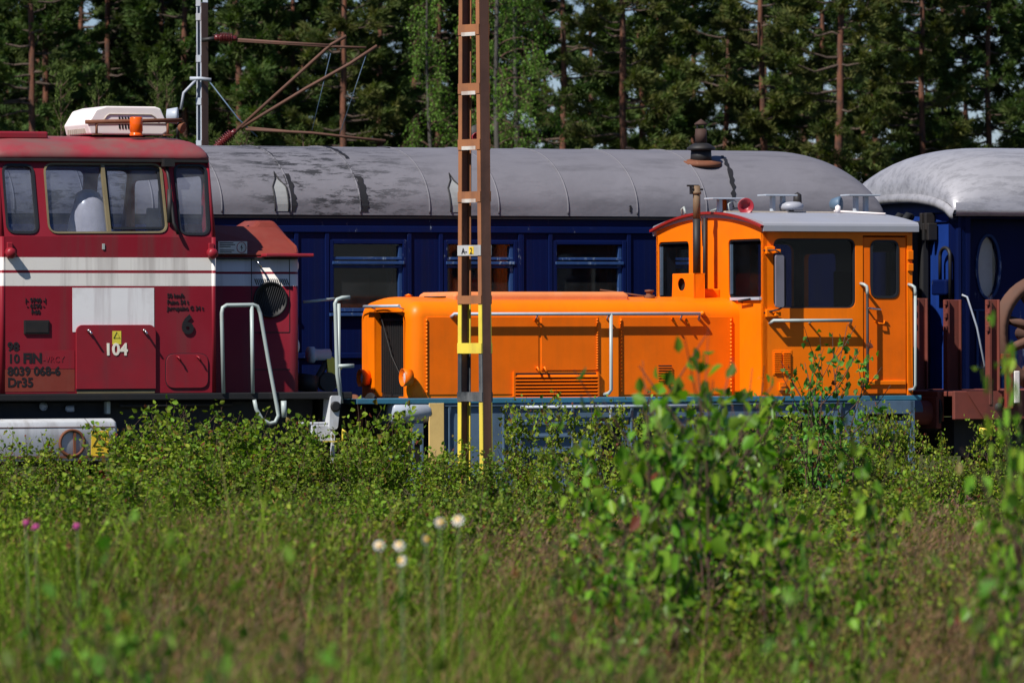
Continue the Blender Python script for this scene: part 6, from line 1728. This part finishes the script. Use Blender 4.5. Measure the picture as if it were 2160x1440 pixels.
def ribbons(X, Y, h, w, az, lean, rng, C, mat, name, kind='stuff', label=None, cat=None):
    n = len(X); ts = np.array([0, .38, .74, 1.0]); wf = np.array([1, .85, .5, .08])
    d = np.stack([np.cos(az), np.sin(az)], 1)
    f = az + math.pi / 2 + rng.normal(0, .9, n); s = np.stack([np.cos(f), np.sin(f), np.zeros(n)], 1)
    P = []
    for t, ww in zip(ts, wf):
        c = np.stack([X + d[:, 0] * lean * h * t ** 2, Y + d[:, 1] * lean * h * t ** 2, -.14 + h * t * (1 - .22 * lean * t)], 1)
        P.append(c - s * (w * ww / 2)[:, None]); P.append(c + s * (w * ww / 2)[:, None])
    V = np.stack(P, 1).reshape(-1, 3); o = np.arange(n)[:, None] * 8
    Q = np.concatenate([o + np.array([[0, 1, 3, 2]]), o + np.array([[2, 3, 5, 4]]), o + np.array([[4, 5, 7, 6]])])
    me = tintmesh(name, V, Q, np.repeat(C, 8, 0), mat); ob = link(name, me); tag(ob, label, cat, None, kind)
    return ob
# green blades
X, Y, rng = field(190000, 201)
TX, TY, _r = field(17000, 210)
ti = rng.integers(0, len(TX), len(X)); loose = rng.random(len(X)) < .25
X = np.where(loose, X, TX[ti] + rng.normal(0, .055, len(X))); Y = np.where(loose, Y, TY[ti] + rng.normal(0, .055, len(X)))
tuft_h = _r.uniform(.6, 1.3, len(TX))[ti]; tuft_c = np.clip(_r.normal(1, .34, (len(TX), 1)), .35, 1.9)[ti]; tuft_r = _r.random((len(TX), 1))[ti] < .13
h = rng.uniform(.30, .72, len(X)) * (1 + .22 * lowfreq(X, Y, 1)) * np.clip(1.9 - Y / 40, .5, 1.0) * tuft_h * np.where(Y < 34, 1.18, 1.0); w = rng.uniform(.005, .014, len(X)) * np.clip(Y / 26, .9, 2.0)
hue = lowfreq(X, Y, 2, .6, 2)[:, None]
C = np.array([[.092, .170, .012]]) * rng.uniform(.35, 1.6, (len(X), 1)) * np.array([1, 1, 1])
C = np.where(tuft_r, np.array([[.17, .13, .055]]) * rng.uniform(.6, 1.3, (len(X), 1)), C * tuft_c)
C = C * (1 + .18 * hue) + np.array([[.030, .004, .004]]) * np.clip(rng.normal(.2, .6, (len(X), 1)), 0, 2)
ribbons(X, Y, h, w, rng.random(len(X)) * 6.28, rng.uniform(.08, .75, len(X)), rng, C, M['blades'], 'grass', 'stuff', 'long green meadow grass growing before the trains', 'grass')
# low ground cover, broad short leaves
X, Y, rng = field(48000, 202); n = len(X)
B = np.stack([X, Y, rng.uniform(-.1, .34, n)], 1); D = unit(rng.normal(0, .7, (n, 3)) + np.array([0, 0, .35])); ln = rng.uniform(.025, .06, n) * np.clip(Y / 30, .8, 1.5)
V, Q = leaf_np(B, D, ln, ln * .6, rng)
C = np.array([[.110, .19, .022]]) * rng.uniform(.4, 1.5, (n, 1))
tag(link('ground_cover', tintmesh('ground_cover', V, Q, np.repeat(C, 6, 0), M['leaves'])), 'low green weeds covering the meadow floor', 'weeds', None, 'stuff')
# dry brown-purple stems with feathery heads
X, Y, rng = field(44000, 203)
u_ = photo_u(X, Y); dens = .05 + .2 * (lowfreq(X, Y, 5, .7, 2.2) > .35) + .45 * np.exp(-((u_ - 1990) / 170) ** 2) + .70 * np.exp(-((u_ - 450) / 170) ** 2) + .2 * np.exp(-((u_ - 1150) / 120) ** 2)
k = rng.random(len(X)) < dens; X, Y = X[k], Y[k]; n = len(X)
h = rng.uniform(.62, 1.08, n) * np.clip(1.75 - Y / 45, .5, 1.0); az = rng.normal(.3, .8, n); lean = rng.uniform(.10, .62, n)
C = np.array([[.17, .110, .050]]) * rng.uniform(.6, 1.4, (n, 1)); C[:, 0] *= rng.uniform(.9, 1.15, n)
ribbons(X, Y, h, np.full(n, .0042) * np.clip(Y / 26, .9, 2.2), az, lean, rng, C, M['blades'], 'dry_grass', 'stuff', 'dry brownish grass stems standing among the green meadow', 'grass')
m_ = 13
tx, ty, tz = X + np.cos(az) * lean * h, Y + np.sin(az) * lean * h, -.14 + h * (1 - .22 * lean)
s = rng.random((n, m_)) ** .8 * .26
B = np.stack([tx[:, None] - np.cos(az)[:, None] * s * lean[:, None] * 1.4 + rng.normal(0, .012, (n, m_)), ty[:, None] - np.sin(az)[:, None] * s * lean[:, None] * 1.4 + rng.normal(0, .012, (n, m_)), tz[:, None] - s], 2).reshape(-1, 3)
D = unit(np.stack([rng.normal(0, .45, n * m_) + .25, rng.normal(0, .45, n * m_), rng.normal(.75, .3, n * m_)], 1))
sc3 = np.repeat(np.clip(Y / 28, .8, 1.9), m_)
V, Q = blades_np(B, D, rng.uniform(.03, .075, n * m_), rng.uniform(.004, .008, n * m_) * sc3, rng)
C = np.repeat(np.array([[.185, .115, .065]]) * rng.uniform(.5, 1.5, (n, 1)) * np.array([[1, 1, 1]]) * (1 + rng.normal(0, .12, (n, 3))), m_, 0)
tag(link('dry_grass', tintmesh('dry_grass', V, Q, np.repeat(C, 4, 0), M['blades'])), 'feathery brown seed heads of the meadow grass', 'grass', None, 'stuff')

# flowers
def flower(name, u, v, Y, label, petalmat, centermat, npet, rp, wp, tilt, group, rz=0.0):
    p = at(u, v, Y); h = p.z + .12
    o = bpy.data.objects.new(name, None); col.objects.link(o); o.location = (p.x, p.y, -.12); tag(o, label, 'flower', group); BASE[o.name] = (0, 0, 0)
    ax = Vector((math.sin(rz) * math.sin(tilt), -math.cos(rz) * math.sin(tilt), math.cos(tilt))); e1 = ax.orthogonal().normalized(); e2 = ax.cross(e1)
    c = Vector((0, 0, h))
    b = MB(); b.tube([(.03, .02, 0), (.015, .01, h * .5), c - ax * .004], .0022, 5); b.build('stem', M['stem'], o)
    b = MB()
    for k in range(npet):
        a = 2 * math.pi * k / npet; d = (e1 * math.cos(a) + e2 * math.sin(a)); s_ = ax.cross(d)
        z = -ax * .004 * (k % 3)
        b.add([c + d * .006 + z, c + d * rp * .55 - s_ * wp / 2 + z, c + d * rp - s_ * wp * .3 + z, c + d * rp + s_ * wp * .3 + z, c + d * rp * .55 + s_ * wp / 2 + z], [(0, 1, 2, 3, 4)])
    b.build('petals', petalmat, o)
    b = MB(); b.lathe([(.010, 0), (.0095, .004), (.005, .007), (0, .008)], c, ax, 12); b.build('flower_centre', centermat, o)
M['stem'] = paint('flower_stem', (.07, .12, .03), .6, damt=0, streak=0)
M['petalwhite'] = paint('white_petals', (.78, .78, .76), .6, .05, damt=0, streak=0, bs=0)
M['petalpink'] = paint('pink_petals', (.45, .03, .26), .6, .15, damt=0, streak=0, bs=0)
M['centreyellow'] = paint('yellow_flower_centre', (.75, .42, .02), .7, .1, damt=0, streak=0, bs=0)
M['centrepink'] = paint('pink_flower_centre', (.4, .04, .2), .7, .1, damt=0, streak=0, bs=0)
gd = 'white daisies in the meadow'
for u, v, tl, rz, lab in [(800, 1150, 1.2, .2, 'white daisy, leftmost of the daisy cluster'), (842, 1149, .9, 0, 'widest open white daisy beside the leftmost one'), (900, 1138, 1.3, 1.0, 'white daisy seen from the side in the middle of the cluster'), (929, 1102, 1.2, .5, 'white daisy upper right of the sideways one'), (966, 1096, 1.0, -.3, 'white daisy topmost at the right of the cluster'), (846, 1182, 1.3, -.8, 'small white daisy lowest in the cluster')]:
    flower('daisy', u, v, 22.0, lab, M['petalwhite'], M['centreyellow'], 17, .018, .007, tl, gd, rz)
gp = 'pink flowers at the left of the meadow'
for u, v, tl, rz, lab in [(55, 1101, .9, .3, 'bright pink flower nearest the left edge'), (74, 1110, 1.1, -.5, 'bright pink flower just right of the leftmost'), (162, 1108, 1.0, 0, 'pink flower standing alone right of the others')]:
    flower('pink_flower', u, v, 26.0, lab, M['petalpink'], M['centrepink'], 8, .014, .009, tl, gp, rz)
